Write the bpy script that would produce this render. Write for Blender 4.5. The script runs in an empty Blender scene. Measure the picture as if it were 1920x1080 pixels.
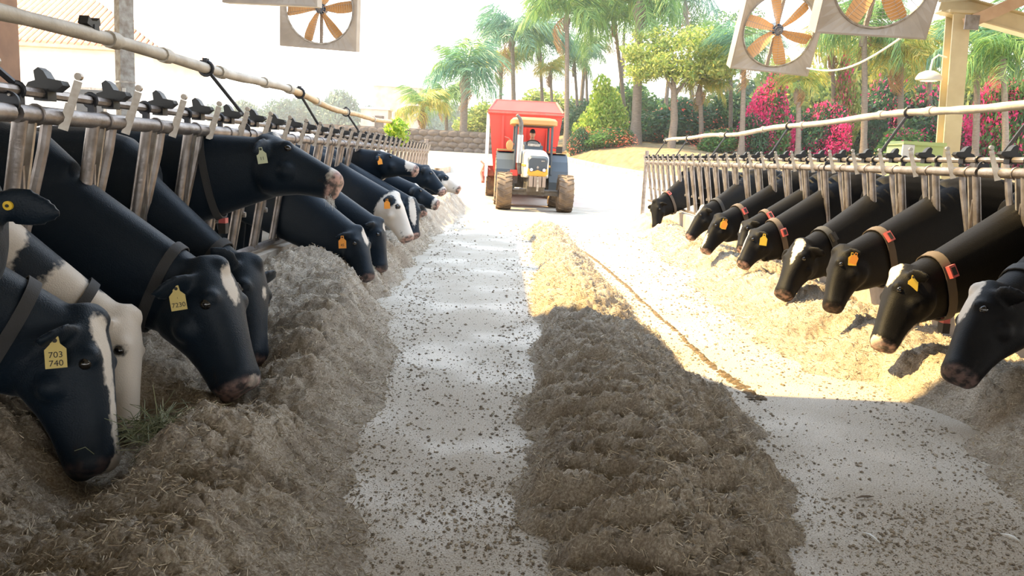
import bpy, bmesh, math, random
import numpy as np
from mathutils import Vector, Matrix, Euler
random.seed(7); RNG = np.random.default_rng(7)
SC = bpy.context.scene
COL = SC.collection
PI = math.pi
# ---------------------------------------------------------------- camera
F_PX, VX, VY, ROLL, EYE = 1500.0, 945.0, 297.0, math.radians(2.8), 1.35
_yv = Vector(((VX-960)/F_PX, (540-VY)/F_PX, -1)).normalized()
_u = Vector((math.sin(ROLL), math.cos(ROLL), 0))
_zv = (_u - _u.dot(_yv)*_yv).normalized()
_xv = _yv.cross(_zv)
CAMROT = Matrix((_xv, _yv, _zv))              # camera axes -> world
cd = bpy.data.cameras.new('camera'); cam = bpy.data.objects.new('camera', cd); COL.objects.link(cam)
cam.matrix_world = Matrix.Translation((0, 0, EYE)) @ CAMROT.to_4x4()
cd.sensor_width = 36; cd.lens = 36*F_PX/1920; cd.clip_start = .05; cd.clip_end = 2000
SC.camera = cam
def ray(px, py): return CAMROT @ Vector(((px-960)/F_PX, (540-py)/F_PX, -1))
def P(px, py, depth):                          # survey helper: point at a given forward distance
    d = ray(px, py); return Vector((0, 0, EYE)) + d*(depth/d.y)
# ---------------------------------------------------------------- sky, sun, exposure
W = bpy.data.worlds.new('world'); SC.world = W; W.use_nodes = True
_n = W.node_tree.nodes; _l = W.node_tree.links
_bg = _n['Background']
_tc = _n.new('ShaderNodeTexCoord'); _sx = _n.new('ShaderNodeSeparateXYZ'); _rp = _n.new('ShaderNodeValToRGB')
_l.new(_tc.outputs['Generated'], _sx.inputs[0]); _l.new(_sx.outputs['Z'], _rp.inputs[0]); _l.new(_rp.outputs[0], _bg.inputs[0])
_rp.color_ramp.elements[0].position = 0.0; _rp.color_ramp.elements[0].color = (1.0, .985, .95, 1)
_rp.color_ramp.elements[1].position = .8; _rp.color_ramp.elements[1].color = (.62, .78, 1.0, 1)
_bg.inputs[1].default_value = 3.3
sd = bpy.data.lights.new('sun', 'SUN'); sun = bpy.data.objects.new('sun', sd); COL.objects.link(sun)
SUN_DIR = Vector((-.745, .235, 1.0)).normalized()        # towards the sun
sun.rotation_euler = SUN_DIR.to_track_quat('Z', 'Y').to_euler(); sun.location = SUN_DIR*60
sd.energy = 15.0; sd.angle = math.radians(.6); sd.color = (1.0, .72, .31)
SC.view_settings.view_transform = 'Standard'; SC.view_settings.look = 'None'
SC.view_settings.gamma = 1; SC.view_settings.use_curve_mapping = False
SC.view_settings.exposure = 0.2
SC.cycles.max_bounces = 8; SC.cycles.transparent_max_bounces = 8; SC.cycles.caustics_reflective = False; SC.cycles.caustics_refractive = False
# ---------------------------------------------------------------- materials
def mat(name, col, rough=.6, metal=0, var=None, vscale=8., bump=0, bscale=60., spec=.5, col2=None, mixscale=None, detail=4., transl=0, sheen=0, stretch=None, obj=True):
    m = bpy.data.materials.new(name); m.use_nodes = True; nt = m.node_tree; N = nt.nodes; L = nt.links
    b = N['Principled BSDF']; b.inputs['Roughness'].default_value = rough; b.inputs['Metallic'].default_value = metal
    b.inputs['Specular IOR Level'].default_value = spec
    c = (*col, 1); b.inputs['Base Color'].default_value = c
    tc = N.new('ShaderNodeTexCoord'); src = tc.outputs['Object' if obj else 'Generated']
    if stretch:
        mp = N.new('ShaderNodeMapping'); mp.inputs['Scale'].default_value = stretch; L.new(src, mp.inputs[0]); src = mp.outputs[0]
    if col2 is not None:
        nz = N.new('ShaderNodeTexNoise'); nz.inputs['Scale'].default_value = vscale; nz.inputs['Detail'].default_value = detail; L.new(src, nz.inputs[0])
        rp = N.new('ShaderNodeValToRGB'); rp.color_ramp.elements[0].position = .35; rp.color_ramp.elements[1].position = .65
        rp.color_ramp.elements[0].color = c; rp.color_ramp.elements[1].color = (*col2, 1)
        L.new(nz.outputs[0], rp.inputs[0]); L.new(rp.outputs[0], b.inputs['Base Color'])
    if bump:
        nb = N.new('ShaderNodeTexNoise'); nb.inputs['Scale'].default_value = bscale; nb.inputs['Detail'].default_value = 6; L.new(src, nb.inputs[0])
        bp = N.new('ShaderNodeBump'); bp.inputs['Strength'].default_value = bump; bp.inputs['Distance'].default_value = .02
        L.new(nb.outputs[0], bp.inputs['Height']); L.new(bp.outputs[0], b.inputs['Normal'])
    if sheen:
        b.inputs['Sheen Weight'].default_value = sheen; b.inputs['Sheen Roughness'].default_value = .4
    return m
def leafmat(name, c1, c2, c3, trans=.45, rough=.45):
    m = bpy.data.materials.new(name); m.use_nodes = True; nt = m.node_tree; N = nt.nodes; L = nt.links
    b = N['Principled BSDF']; b.inputs['Roughness'].default_value = rough
    g = N.new('ShaderNodeNewGeometry'); rp = N.new('ShaderNodeValToRGB'); e = rp.color_ramp.elements
    e[0].color = (*c1, 1); e[1].color = (*c3, 1); k = e.new(.5); k.color = (*c2, 1)
    L.new(g.outputs['Random Per Island'], rp.inputs[0]); L.new(rp.outputs[0], b.inputs['Base Color'])
    t = N.new('ShaderNodeBsdfTranslucent'); L.new(rp.outputs[0], t.inputs[0])
    mx = N.new('ShaderNodeMixShader'); mx.inputs[0].default_value = trans
    L.new(b.outputs[0], mx.inputs[1]); L.new(t.outputs[0], mx.inputs[2]); L.new(mx.outputs[0], N['Material Output'].inputs[0])
    return m
M = {}
M['galv'] = mat('galvanised_steel', (.34, .31, .30), .42, .75, col2=(.20, .17, .15), vscale=9, bump=.15, bscale=50)
M['galv_light'] = mat('worn_bright_steel', (.45, .42, .38), .4, .7, col2=(.28, .24, .2), vscale=12)
M['black_plastic'] = mat('black_plastic', (.012, .013, .015), .45)
M['dark_steel'] = mat('dark_painted_steel', (.03, .032, .04), .45, .3)
M['conduit'] = mat('weathered_rail', (.42, .37, .30), .6, .1, col2=(.55, .50, .42), vscale=5, bump=.2, bscale=30)
M['bamboo'] = mat('bamboo_pole', (.50, .34, .19), .55, 0, col2=(.62, .47, .28), vscale=6)
M['kerb'] = mat('kerb_concrete', (.55, .47, .38), .85, 0, col2=(.40, .33, .26), vscale=5, bump=.4, bscale=25)
M['cream_steel'] = mat('cream_painted_steel', (.66, .56, .36), .45, 0, col2=(.56, .46, .28), vscale=3)
M['brown_column'] = mat('brown_painted_column', (.34, .19, .11), .7, 0, col2=(.27, .15, .09), vscale=6)
M['grey_column'] = mat('grey_concrete_column', (.42, .40, .36), .8, 0, col2=(.26, .22, .18), vscale=14, bump=.4, bscale=30)
M['roof'] = mat('roof_sheet', (.36, .34, .29), .6, .1, col2=(.42, .40, .34), vscale=2)
M['rafter'] = mat('rafter_timber', (.48, .31, .20), .7, 0, col2=(.56, .38, .25), vscale=5)
M['yellow'] = mat('tag_yellow', (.85, .55, .04), .45)
M['yellow_pale'] = mat('tag_faded_yellow', (.60, .46, .15), .5)
M['orange_tag'] = mat('tag_orange', (.85, .32, .03), .45)
M['pale_tag'] = mat('tag_pale', (.55, .58, .38), .5)
M['ink'] = mat('black_ink', (.03, .025, .02), .7)
M['strap'] = mat('grey_strap', (.035, .034, .034), .75, 0, bump=.2, bscale=200)
M['strap_tan'] = mat('tan_strap', (.10, .075, .055), .75)
M['pink'] = mat('pink_plastic', (.62, .13, .12), .5)
M['eye'] = mat('cow_eye', (.008, .006, .005), .08, spec=.8)
M['fan_box'] = mat('fan_housing', (.40, .34, .28), .5, .3, col2=(.33, .28, .23), vscale=3)
M['fan_blade'] = mat('fan_blade_tan', (.72, .40, .16), .4, 0, col2=(.62, .33, .13), vscale=4)
M['fan_hub'] = mat('fan_hub_blue', (.03, .06, .12), .4)
M['wire'] = mat('guard_wire', (.30, .26, .22), .4, .6)
M['white_cable'] = mat('white_cable', (.75, .75, .72), .5)
M['red'] = mat('red_paint', (.75, .06, .04), .35, 0, col2=(.68, .07, .05), vscale=2)
M['red_dark'] = mat('dirty_red_paint', (.42, .10, .08), .55, 0, col2=(.35, .16, .12), vscale=6)
M['tyre'] = mat('muddy_tyre', (.11, .085, .065), .9, 0, col2=(.24, .17, .11), vscale=5, bump=.5, bscale=40)
M['rim_grey'] = mat('wheel_rim', (.30, .24, .20), .5, .3)
M['slate'] = mat('slate_paint', (.055, .068, .08), .45)
M['hood_white'] = mat('pale_grey_hood', (.50, .50, .47), .3)
M['t_orange'] = mat('orange_paint', (.80, .36, .04), .4)
M['canopy'] = mat('canopy_tan', (.42, .23, .08), .5)
M['chassis'] = mat('greasy_grey_iron', (.16, .15, .14), .6, .4, col2=(.10, .09, .08), vscale=9)
M['chrome'] = mat('chrome_stack', (.45, .45, .46), .25, .9)
M['lamp_glass'] = mat('lamp_glass', (.75, .75, .72), .1)
M['skin'] = mat('skin', (.42, .22, .15), .6)
M['cap'] = mat('dark_cap', (.02, .02, .025), .8)
M['shirt'] = mat('grey_work_shirt', (.24, .25, .25), .85, bump=.3, bscale=60)
M['trousers'] = mat('dark_trousers', (.05, .06, .08), .85)
M['trunk'] = mat('palm_trunk', (.13, .105, .085), .9, 0, col2=(.20, .165, .135), vscale=6, bump=.6, bscale=12, stretch=(1, 1, 5))
M['bark'] = mat('bark', (.13, .10, .075), .9, 0, col2=(.19, .15, .12), vscale=5, bump=.6, bscale=14)
M['frond'] = leafmat('palm_leaf', (.08, .19, .07), (.16, .32, .09), (.32, .44, .13), .5)
M['frond_blue'] = leafmat('palm_leaf_bluish', (.07, .20, .15), (.13, .29, .20), (.22, .40, .24), .5)
M['frond_gold'] = leafmat('palm_leaf_golden', (.22, .32, .07), (.42, .42, .08), (.62, .46, .09), .5)
M['frond_dead'] = leafmat('dead_palm_leaf', (.28, .15, .06), (.40, .22, .08), (.48, .30, .12), .4)
M['leaf'] = leafmat('leaf_green', (.05, .13, .05), (.09, .22, .07), (.18, .32, .08), .45)
M['leaf_dark'] = leafmat('leaf_dark_green', (.025, .075, .045), (.045, .12, .06), (.08, .18, .08), .4)
M['leaf_lime'] = leafmat('leaf_lime', (.16, .32, .04), (.36, .50, .08), (.55, .60, .14), .5)
M['leaf_yg'] = leafmat('leaf_yellow_green', (.15, .26, .06), (.30, .38, .09), (.50, .50, .15), .5)
M['pinkfl'] = leafmat('pink_bracts', (.70, .02, .16), (.88, .03, .24), (.92, .12, .36), .5)
M['redfl'] = leafmat('red_bracts', (.70, .10, .08), (.80, .22, .14), (.85, .36, .24), .45)
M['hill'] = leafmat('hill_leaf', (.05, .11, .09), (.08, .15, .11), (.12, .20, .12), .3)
M['white_wall'] = mat('white_wall', (.78, .76, .72), .8, 0, col2=(.70, .67, .62), vscale=1.5)
M['pink_wall'] = mat('stained_block_wall', (.60, .50, .46), .85, 0, col2=(.48, .37, .33), vscale=2)
M['stone'] = mat('earth_stone', (.17, .135, .11), .9, 0, col2=(.10, .08, .065), vscale=3, bump=.6, bscale=9)
M['tile'] = mat('clay_tile', (.72, .46, .33), .75, 0, col2=(.64, .38, .26), vscale=3)
M['green_box'] = mat('pale_green_plastic', (.45, .55, .22), .5)
M['straw'] = leafmat('chopped_straw', (.26, .20, .13), (.46, .38, .27), (.74, .66, .52), .15, .7)
M['shadow_line'] = mat('shadow_strip_dark', (.07, .05, .03), .95, 0, col2=(.16, .11, .06), vscale=60)  # dark colour of the strip that stands for a cast line shadow
M['hay'] = leafmat('green_hay', (.14, .15, .08), (.22, .24, .13), (.34, .34, .2), .2, .7)
M['crumb'] = leafmat('feed_crumb', (.16, .125, .09), (.30, .245, .18), (.50, .43, .33), .05, .85)
M['dry_grass'] = mat('dry_grass_bank', (.30, .22, .115), .95, 0, col2=(.17, .125, .07), vscale=3, bump=.8, bscale=20)
M['hoof'] = mat('hoof', (.05, .045, .04), .6)
def feedmat():
    m = bpy.data.materials.new('chopped_feed'); m.use_nodes = True; nt = m.node_tree; N = nt.nodes; L = nt.links
    b = N['Principled BSDF']; b.inputs['Roughness'].default_value = .9; b.inputs['Specular IOR Level'].default_value = .2
    tc = N.new('ShaderNodeTexCoord')
    n1 = N.new('ShaderNodeTexNoise'); n1.inputs['Scale'].default_value = 95; n1.inputs['Detail'].default_value = 8; n1.inputs['Roughness'].default_value = .75
    n2 = N.new('ShaderNodeTexNoise'); n2.inputs['Scale'].default_value = 5; n2.inputs['Detail'].default_value = 5
    L.new(tc.outputs['Object'], n1.inputs[0]); L.new(tc.outputs['Object'], n2.inputs[0])
    ad = N.new('ShaderNodeMath'); ad.operation = 'MULTIPLY_ADD'; ad.inputs[1].default_value = .35
    L.new(n2.outputs[0], ad.inputs[0]); L.new(n1.outputs[0], ad.inputs[2])
    rp = N.new('ShaderNodeValToRGB'); e = rp.color_ramp.elements
    e[0].position = .42; e[0].color = (.14, .11, .085, 1); e[1].position = .90; e[1].color = (.74, .67, .56, 1)
    k = e.new(.66); k.color = (.36, .295, .225, 1)
    L.new(ad.outputs[0], rp.inputs[0]); L.new(rp.outputs[0], b.inputs['Base Color'])
    bp = N.new('ShaderNodeBump'); bp.inputs['Strength'].default_value = .9; bp.inputs['Distance'].default_value = .012
    L.new(n1.outputs[0], bp.inputs['Height']); L.new(bp.outputs[0], b.inputs['Normal'])
    return m
M['feed'] = feedmat()
def floormat():
    m = bpy.data.materials.new('alley_concrete'); m.use_nodes = True; nt = m.node_tree; N = nt.nodes; L = nt.links
    b = N['Principled BSDF']
    tc = N.new('ShaderNodeTexCoord')
    n1 = N.new('ShaderNodeTexNoise'); n1.inputs['Scale'].default_value = 1.3; n1.inputs['Detail'].default_value = 6
    n2 = N.new('ShaderNodeTexNoise'); n2.inputs['Scale'].default_value = 130; n2.inputs['Detail'].default_value = 5; n2.inputs['Roughness'].default_value = .7
    for n in (n1, n2): L.new(tc.outputs['Object'], n.inputs[0])
    rp = N.new('ShaderNodeValToRGB'); e = rp.color_ramp.elements
    e[0].position = .36; e[0].color = (.46, .40, .32, 1); e[1].position = .66; e[1].color = (.58, .53, .45, 1)
    L.new(n1.outputs[0], rp.inputs[0])
    r2 = N.new('ShaderNodeValToRGB'); e = r2.color_ramp.elements
    e[0].position = .40; e[0].color = (.42, .34, .26, 1); e[1].position = .56; e[1].color = (1, 1, 1, 1)
    L.new(n2.outputs[0], r2.inputs[0])
    mx = N.new('ShaderNodeMix'); mx.data_type = 'RGBA'; mx.blend_type = 'MULTIPLY'; mx.inputs[0].default_value = .75
    L.new(rp.outputs[0], mx.inputs[6]); L.new(r2.outputs[0], mx.inputs[7]); L.new(mx.outputs[2], b.inputs['Base Color'])
    r3 = N.new('ShaderNodeMapRange'); r3.inputs[1].default_value = .50; r3.inputs[2].default_value = .62; r3.inputs[3].default_value = .75; r3.inputs[4].default_value = .38
    L.new(n1.outputs[0], r3.inputs[0]); L.new(r3.outputs[0], b.inputs['Roughness'])
    bp = N.new('ShaderNodeBump'); bp.inputs['Strength'].default_value = .5; bp.inputs['Distance'].default_value = .006
    L.new(n2.outputs[0], bp.inputs['Height']); L.new(bp.outputs[0], b.inputs['Normal'])
    return m
M['floor'] = floormat()
M['ground'] = mat('pale_road', (.50, .46, .39), .9, 0, col2=(.42, .38, .31), vscale=.6, bump=.3, bscale=10)
def cowmat():
    m = bpy.data.materials.new('cow_coat'); m.use_nodes = True; nt = m.node_tree; N = nt.nodes; L = nt.links
    b = N['Principled BSDF']; b.inputs['Roughness'].default_value = .5; b.inputs['Specular IOR Level'].default_value = .22
    b.inputs['Sheen Weight'].default_value = .08; b.inputs['Sheen Roughness'].default_value = .35
    tc = N.new('ShaderNodeTexCoord')
    a1 = N.new('ShaderNodeAttribute'); a1.attribute_name = 'pelt'
    a2 = N.new('ShaderNodeAttribute'); a2.attribute_name = 'muzzle'
    a3 = N.new('ShaderNodeAttribute'); a3.attribute_name = 'dark'
    nz = N.new('ShaderNodeTexNoise'); nz.inputs['Scale'].default_value = 38; nz.inputs['Detail'].default_value = 4; L.new(tc.outputs['Object'], nz.inputs[0])
    ad = N.new('ShaderNodeMath'); ad.operation = 'MULTIPLY_ADD'; ad.inputs[1].default_value = .035; L.new(nz.outputs[0], ad.inputs[0]); L.new(a1.outputs['Fac'], ad.inputs[2])
    mr = N.new('ShaderNodeMapRange'); mr.inputs[1].default_value = .010; mr.inputs[2].default_value = .024; L.new(ad.outputs[0], mr.inputs[0])
    m1 = N.new('ShaderNodeMix'); m1.data_type = 'RGBA'; m1.inputs[6].default_value = (.004, .010, .018, 1); m1.inputs[7].default_value = (.62, .55, .47, 1)  # left-row black tinted blue, putting sky reflection and haze into the colour
    L.new(mr.outputs[0], m1.inputs[0])
    nm = N.new('ShaderNodeTexNoise'); nm.inputs['Scale'].default_value = 22; L.new(tc.outputs['Object'], nm.inputs[0])
    rm = N.new('ShaderNodeValToRGB'); rm.color_ramp.elements[0].position = .4; rm.color_ramp.elements[1].position = .6
    rm.color_ramp.elements[0].color = (.10, .08, .075, 1); rm.color_ramp.elements[1].color = (.52, .33, .28, 1); L.new(nm.outputs[0], rm.inputs[0])
    m2 = N.new('ShaderNodeMix'); m2.data_type = 'RGBA'; L.new(a2.outputs['Fac'], m2.inputs[0]); L.new(m1.outputs[2], m2.inputs[6]); L.new(rm.outputs[0], m2.inputs[7])
    m3 = N.new('ShaderNodeMix'); m3.data_type = 'RGBA'; L.new(a3.outputs['Fac'], m3.inputs[0]); L.new(m2.outputs[2], m3.inputs[6]); m3.inputs[7].default_value = (.012, .01, .01, 1)
    L.new(m3.outputs[2], b.inputs['Base Color'])
    nf = N.new('ShaderNodeTexNoise'); nf.inputs['Scale'].default_value = 160; nf.inputs['Detail'].default_value = 3; L.new(tc.outputs['Object'], nf.inputs[0])
    bp = N.new('ShaderNodeBump'); bp.inputs['Strength'].default_value = .35; bp.inputs['Distance'].default_value = .006
    L.new(nf.outputs[0], bp.inputs['Height']); L.new(bp.outputs[0], b.inputs['Normal'])
    return m
M['cow'] = cowmat()
M['cow_brown'] = M['cow'].copy(); M['cow_brown'].name = 'cow_coat_brownish'
for nd_ in M['cow_brown'].node_tree.nodes:
    if nd_.type == 'MIX' and abs(nd_.inputs[6].default_value[2]-.018) < 1e-4: nd_.inputs[6].default_value = (.0045, .004, .004, 1)
    if nd_.type == 'BSDF_PRINCIPLED': nd_.inputs['Roughness'].default_value = .58; nd_.inputs['Specular IOR Level'].default_value = .14; nd_.inputs['Sheen Weight'].default_value = .025
# ---------------------------------------------------------------- mesh helpers
class MB:
    def __init__(s): s.v = []; s.f = []
    def add(s, vs, fs):
        o = len(s.v); s.v += [tuple(x) for x in vs]; s.f += [tuple(i+o for i in q) for q in fs]; return s
    def box(s, c, d, R=None):
        c = Vector(c); h = [x/2 for x in d]; vs = []
        for x in (-1, 1):
            for y in (-1, 1):
                for z in (-1, 1):
                    p = Vector((x*h[0], y*h[1], z*h[2])); vs.append(c + (R @ p if R else p))
        return s.add(vs, [(0, 1, 3, 2), (4, 6, 7, 5), (0, 4, 5, 1), (2, 3, 7, 6), (0, 2, 6, 4), (1, 5, 7, 3)])
    def rings(s, rs, cap=True, closed=False):
        n = len(rs[0]); vs = [p for r in rs for p in r]; fs = []
        m = len(rs)
        for i in range(m if closed else m-1):
            a = i*n; b = ((i+1) % m)*n
            for j in range(n): k = (j+1) % n; fs.append((a+j, a+k, b+k, b+j))
        if cap and not closed: fs.append(tuple(range(n-1, -1, -1))); fs.append(tuple((m-1)*n+j for j in range(n)))
        return s.add(vs, fs)
    def tube(s, pts, r, n=8, cap=True):
        pts = [Vector(p) for p in pts]; m = len(pts); rr = r if isinstance(r, (list, tuple)) else [r]*m
        rs = []; prev = None
        for i, p in enumerate(pts):
            t = (pts[min(i+1, m-1)]-pts[max(i-1, 0)]).normalized()
            if prev is None:
                a = Vector((0, 0, 1)) if abs(t.z) < .9 else Vector((1, 0, 0))
                u = t.cross(a).normalized()
            else:
                u = (prev - prev.dot(t)*t).normalized()
            prev = u; w = t.cross(u)
            rs.append([p + rr[i]*(math.cos(2*PI*k/n)*u + math.sin(2*PI*k/n)*w) for k in range(n)])
        return s.rings(rs, cap)
    def disc(s, c, axis, r, th, n=20):
        a = Vector(axis).normalized(); c = Vector(c)
        return s.tube([c-a*th/2, c+a*th/2], r, n)
    def torus(s, c, axis, R, r, n=24, k=8):
        a = Vector(axis).normalized(); c = Vector(c); b = Vector((0, 0, 1)) if abs(a.z) < .9 else Vector((1, 0, 0))
        u = a.cross(b).normalized(); w = a.cross(u); rs = []
        for i in range(n):
            d = math.cos(2*PI*i/n)*u + math.sin(2*PI*i/n)*w
            rs.append([c + d*(R+r*math.cos(2*PI*j/k)) + a*r*math.sin(2*PI*j/k) for j in range(k)])
        return s.rings(rs, closed=True)
    def ball(s, c, r, n=10, m=7, R=None):
        c = Vector(c); r3 = r if isinstance(r, (tuple, list)) else (r, r, r); rs = []
        for i in range(m+1):
            t = PI*(i+.02)/(m+.04)
            ring = []
            for j in range(n):
                p = Vector((r3[0]*math.sin(t)*math.cos(2*PI*j/n), r3[1]*math.sin(t)*math.sin(2*PI*j/n), r3[2]*math.cos(t)))
                ring.append(c + (R @ p if R else p))
            rs.append(ring)
        return s.rings(rs)
    def prism(s, poly, ax, u, w, o, th):             # extrude a 2D outline
        o = Vector(o); ax = Vector(ax); u = Vector(u); w = Vector(w); n = len(poly)
        a = [o + u*x + w*y - ax*th/2 for x, y in poly]; b = [p + ax*th for p in a]
        return s.rings([a, b])
    def mesh(s, name, m, smooth=True):
        me = bpy.data.meshes.new(name); me.from_pydata(s.v, [], s.f); me.materials.append(m)
        if smooth:
            me.polygons.foreach_set('use_smooth', [True]*len(me.polygons)); me.set_sharp_from_angle(angle=.7)
        me.update(); return me
    def build(s, name, m, parent=None, smooth=True, off=None):
        if off is not None: s.v = [tuple(Vector(v)-Vector(off)) for v in s.v]
        return link(name, s.mesh(name, m, smooth), parent)
def link(name, me, parent=None):
    o = bpy.data.objects.new(name, me); COL.objects.link(o)
    if parent: o.parent = parent
    return o
def empty(name, loc=(0, 0, 0), rot=(0, 0, 0)):
    o = bpy.data.objects.new(name, None); COL.objects.link(o); o.location = loc; o.rotation_euler = rot; o.empty_display_size = .1; return o
def tag(o, label, cat, group=None, kind=None):
    o['label'] = label; o['category'] = cat
    if group: o['group'] = group
    if kind: o['kind'] = kind
    return o
def struct(o): o['kind'] = 'structure'; return o
def stuff(o): o['kind'] = 'stuff'; return o
def copy_tree(o, parent=None):
    c = o.copy(); COL.objects.link(c); c.parent = parent
    for ch in list(o.children): copy_tree(ch, c)
    return c
def npmesh(name, v, faces, m, smooth=False):        # faces (n,k) array
    me = bpy.data.meshes.new(name); v = np.asarray(v, np.float32); faces = np.asarray(faces, np.int32); n, k = faces.shape
    me.vertices.add(len(v)); me.vertices.foreach_set('co', v.ravel())
    me.loops.add(n*k); me.loops.foreach_set('vertex_index', faces.ravel())
    me.polygons.add(n); me.polygons.foreach_set('loop_start', np.arange(0, n*k, k, dtype=np.int32))
    me.polygons.foreach_set('use_smooth', np.full(n, smooth)); me.materials.append(m)
    me.update(calc_edges=True); me.validate(); return me
_H = RNG.random((256, 256))
def vnoise(x, y):
    xi = np.floor(x).astype(int); yi = np.floor(y).astype(int); fx = x-xi; fy = y-yi
    fx = fx*fx*(3-2*fx); fy = fy*fy*(3-2*fy); a = xi & 255; b = (xi+1) & 255; c = yi & 255; d = (yi+1) & 255
    return (_H[a, c]*(1-fx)+_H[b, c]*fx)*(1-fy) + (_H[a, d]*(1-fx)+_H[b, d]*fx)*fy - .5
def fbm(x, y, sc, oct=4, rough=.55):
    r = 0; a = 1
    for i in range(oct): r = r + a*vnoise(x*sc+17.3*i, y*sc+9.1*i); sc *= 2.07; a *= rough
    return r
def sstep(a, b, x): t = np.clip((x-a)/(b-a), 0, 1); return t*t*(3-2*t)
# ================================================================ SETTING
def terrain(x, y):
    x = np.asarray(x, float); y = np.asarray(y, float)
    t = np.maximum(0, y-23.0); z = .073*(t - 2*(1-np.exp(-t/2)))
    z = np.minimum(z, .073*45)
    return z
def gz(x, y): return float(terrain(x, y))
# alley slab
fb = MB(); fb.box((.8, 9.5, -.1), (6.0, 31, .2)); struct(fb.build('floor', M['floor']))
# ground beyond and around
xs = np.concatenate([np.linspace(-140, -20, 30), np.linspace(-19, 40, 60), np.linspace(42, 140, 25)])
ys = np.concatenate([np.linspace(-14, 22, 20), np.linspace(23, 60, 75), np.linspace(62, 260, 40)])
X, Y = np.meshgrid(xs, ys); Z = terrain(X, Y) - .03
Z = Z + np.where((np.abs(X-.8) < 3.2) & (Y < 24), -.1, 0)
idx = np.arange(X.size).reshape(X.shape)
fq = np.stack([idx[:-1, :-1], idx[:-1, 1:], idx[1:, 1:], idx[1:, :-1]], -1).reshape(-1, 4)
struct(link('ground', npmesh('ground', np.stack([X, Y, Z], -1).reshape(-1, 3), fq, M['ground'], True)))
# kerb walls that carry the barriers
XL, XR = -1.98, 3.65
for k, x in ((1, XL-.17), (2, XR+.17)):
    b = MB()
    for i in range(12):
        b.box((x, -2.05+1.95*i, .19), (.17, 1.93, .44))
        b.box((x, -2.05+1.95*i+.97, .18), (.15, .04, .41))
    struct(b.build('trim_%d' % k, M['kerb'], smooth=False))
# roofs: unseen shade-throwing sheet over the near half and the left barn, sheet over the right barn
def sheet(outline, zf, th=.05):
    b = MB(); n = len(outline)
    a = [Vector((x, y, zf(x, y))) for x, y in outline]; c = [p+Vector((0, 0, th)) for p in a]
    b.rings([a, c]); return b
struct(sheet([(-16, -14), (5.2, -14), (5.2, 5.85), (-2.0, 5.85), (-3.3, 8.05), (-3.3, 15.6), (-16, 15.6)], lambda x, y: 4.8).build('ceiling', M['roof'], smooth=False))  # unseen sheet, outline and slanted corner shaped to throw the alley's shade edge
# right barn: roof falling away to the right on a cream post
rz = lambda x, y: 4.62 - .17*(x-5.2)
struct(sheet([(5.2, -14), (15, -14), (15, 12.25), (5.2, 12.25)], rz).build('ceiling.001', M['roof'], smooth=False))
# ================================================================ POSTS
def ibeam(b, a, c, w, d, side):
    a = Vector(a); c = Vector(c); t = (c-a).normalized(); s = Vector(side); s = (s-s.dot(t)*t).normalized(); q = t.cross(s)
    R = Matrix((s, q, t)).transposed(); L = (c-a).length; mid = (a+c)/2
    for k in (-1, 1): b.box(mid+q*k*d/2, (w, .02, L), R)
    b.box(mid, (.025, d-.022, L), R)
DP = 12.0
p0 = P(1779, 360, DP); p1 = P(1797, 22, DP)
pr = empty('steel_post', p0); tag(pr, 'cream painted steel post rising behind the right barrier to the roof corner', 'post')
p0 = Vector((p0.x, p0.y, -.02)) ; pr.location = p0
b = MB(); ibeam(b, (0, 0, 0), p1-p0, .25, .2, (1, 0, 0)); b.build('column', M['cream_steel'], pr, False)
b = MB(); b.box((0, 0, .02), (.42, .42, .03)); b.build('base_plate', M['galv'], pr, False)
b = MB(); b.box(p1-p0+Vector((0, 0, -.02)), (.4, .3, .04)); b.build('cap_plate', M['cream_steel'], pr, False)
ra = empty('rafter', P(1764, 5, DP)); tag(ra, 'cream roof rafter sloping down to the right from the post head', 'rafter')
o = ra.location.copy(); b = MB(); ibeam(b, (0, 0, 0), P(2150, 110, DP)-o, .2, .26, (0, 1, 0)); b.build('beam', M['cream_steel'], ra, False)
b = MB(); q0 = P(1760, -4, DP-.3); q1 = P(1905, -14, DP-.3)
b.tube([q0-o, q1-o], .06, 4); b.build('purlin', M['roof'], ra, False)
br = empty('roof_brace', P(1812, 44, DP-.25)); tag(br, 'pinkish diagonal roof brace rising right from the post head', 'brace')
b = MB(); dd = P(2010, -40, DP-.25)-br.location; R = dd.to_track_quat('Z', 'Y').to_matrix(); b.box(dd/2, (.12, .16, dd.length), R); b.build('timber', M['rafter'], br, False)
b = MB(); b.box((0.02, -.1, 0), (.2, .02, .2)); b.build('gusset_plate', M['galv'], br, False)
# left columns
pl = P(238, 330, 9.8); pl.z = -.02
cl = empty('concrete_column', pl); tag(cl, 'slim grey concrete column behind the left barrier with peeling lower half', 'column')
b = MB(); t = P(238, 0, 8.6)-pl; t = Vector((.02, 0, 4.79)); b.tube([(0, 0, 0), t], .115, 4); b.build('shaft', M['grey_column'], cl, False)
b = MB(); b.box((0.03, -.10, 1.92), (.055, .01, .075)); b.build('paper_notice', M['white_wall'], cl, False)
b = MB(); b.tube([(0, 0, 2.02), (0, 0, 2.04)], .128, 4); b.build('steel_band', M['galv_light'], cl, False)
pb = P(-14, 330, 7.4); pb.z = -.02
cb = empty('brown_column', pb); tag(cb, 'thick brown painted column at the left edge behind the barrier', 'column')
b = MB(); b.box((0, 0, 2.4), (.37, .37, 4.78)); b.build('shaft', M['brown_column'], cb, False)
b = MB(); b.box((.175, -.175, 2.4), (.04, .045, 4.7)); b.build('corner_bead', M['rafter'], cb, False)
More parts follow.
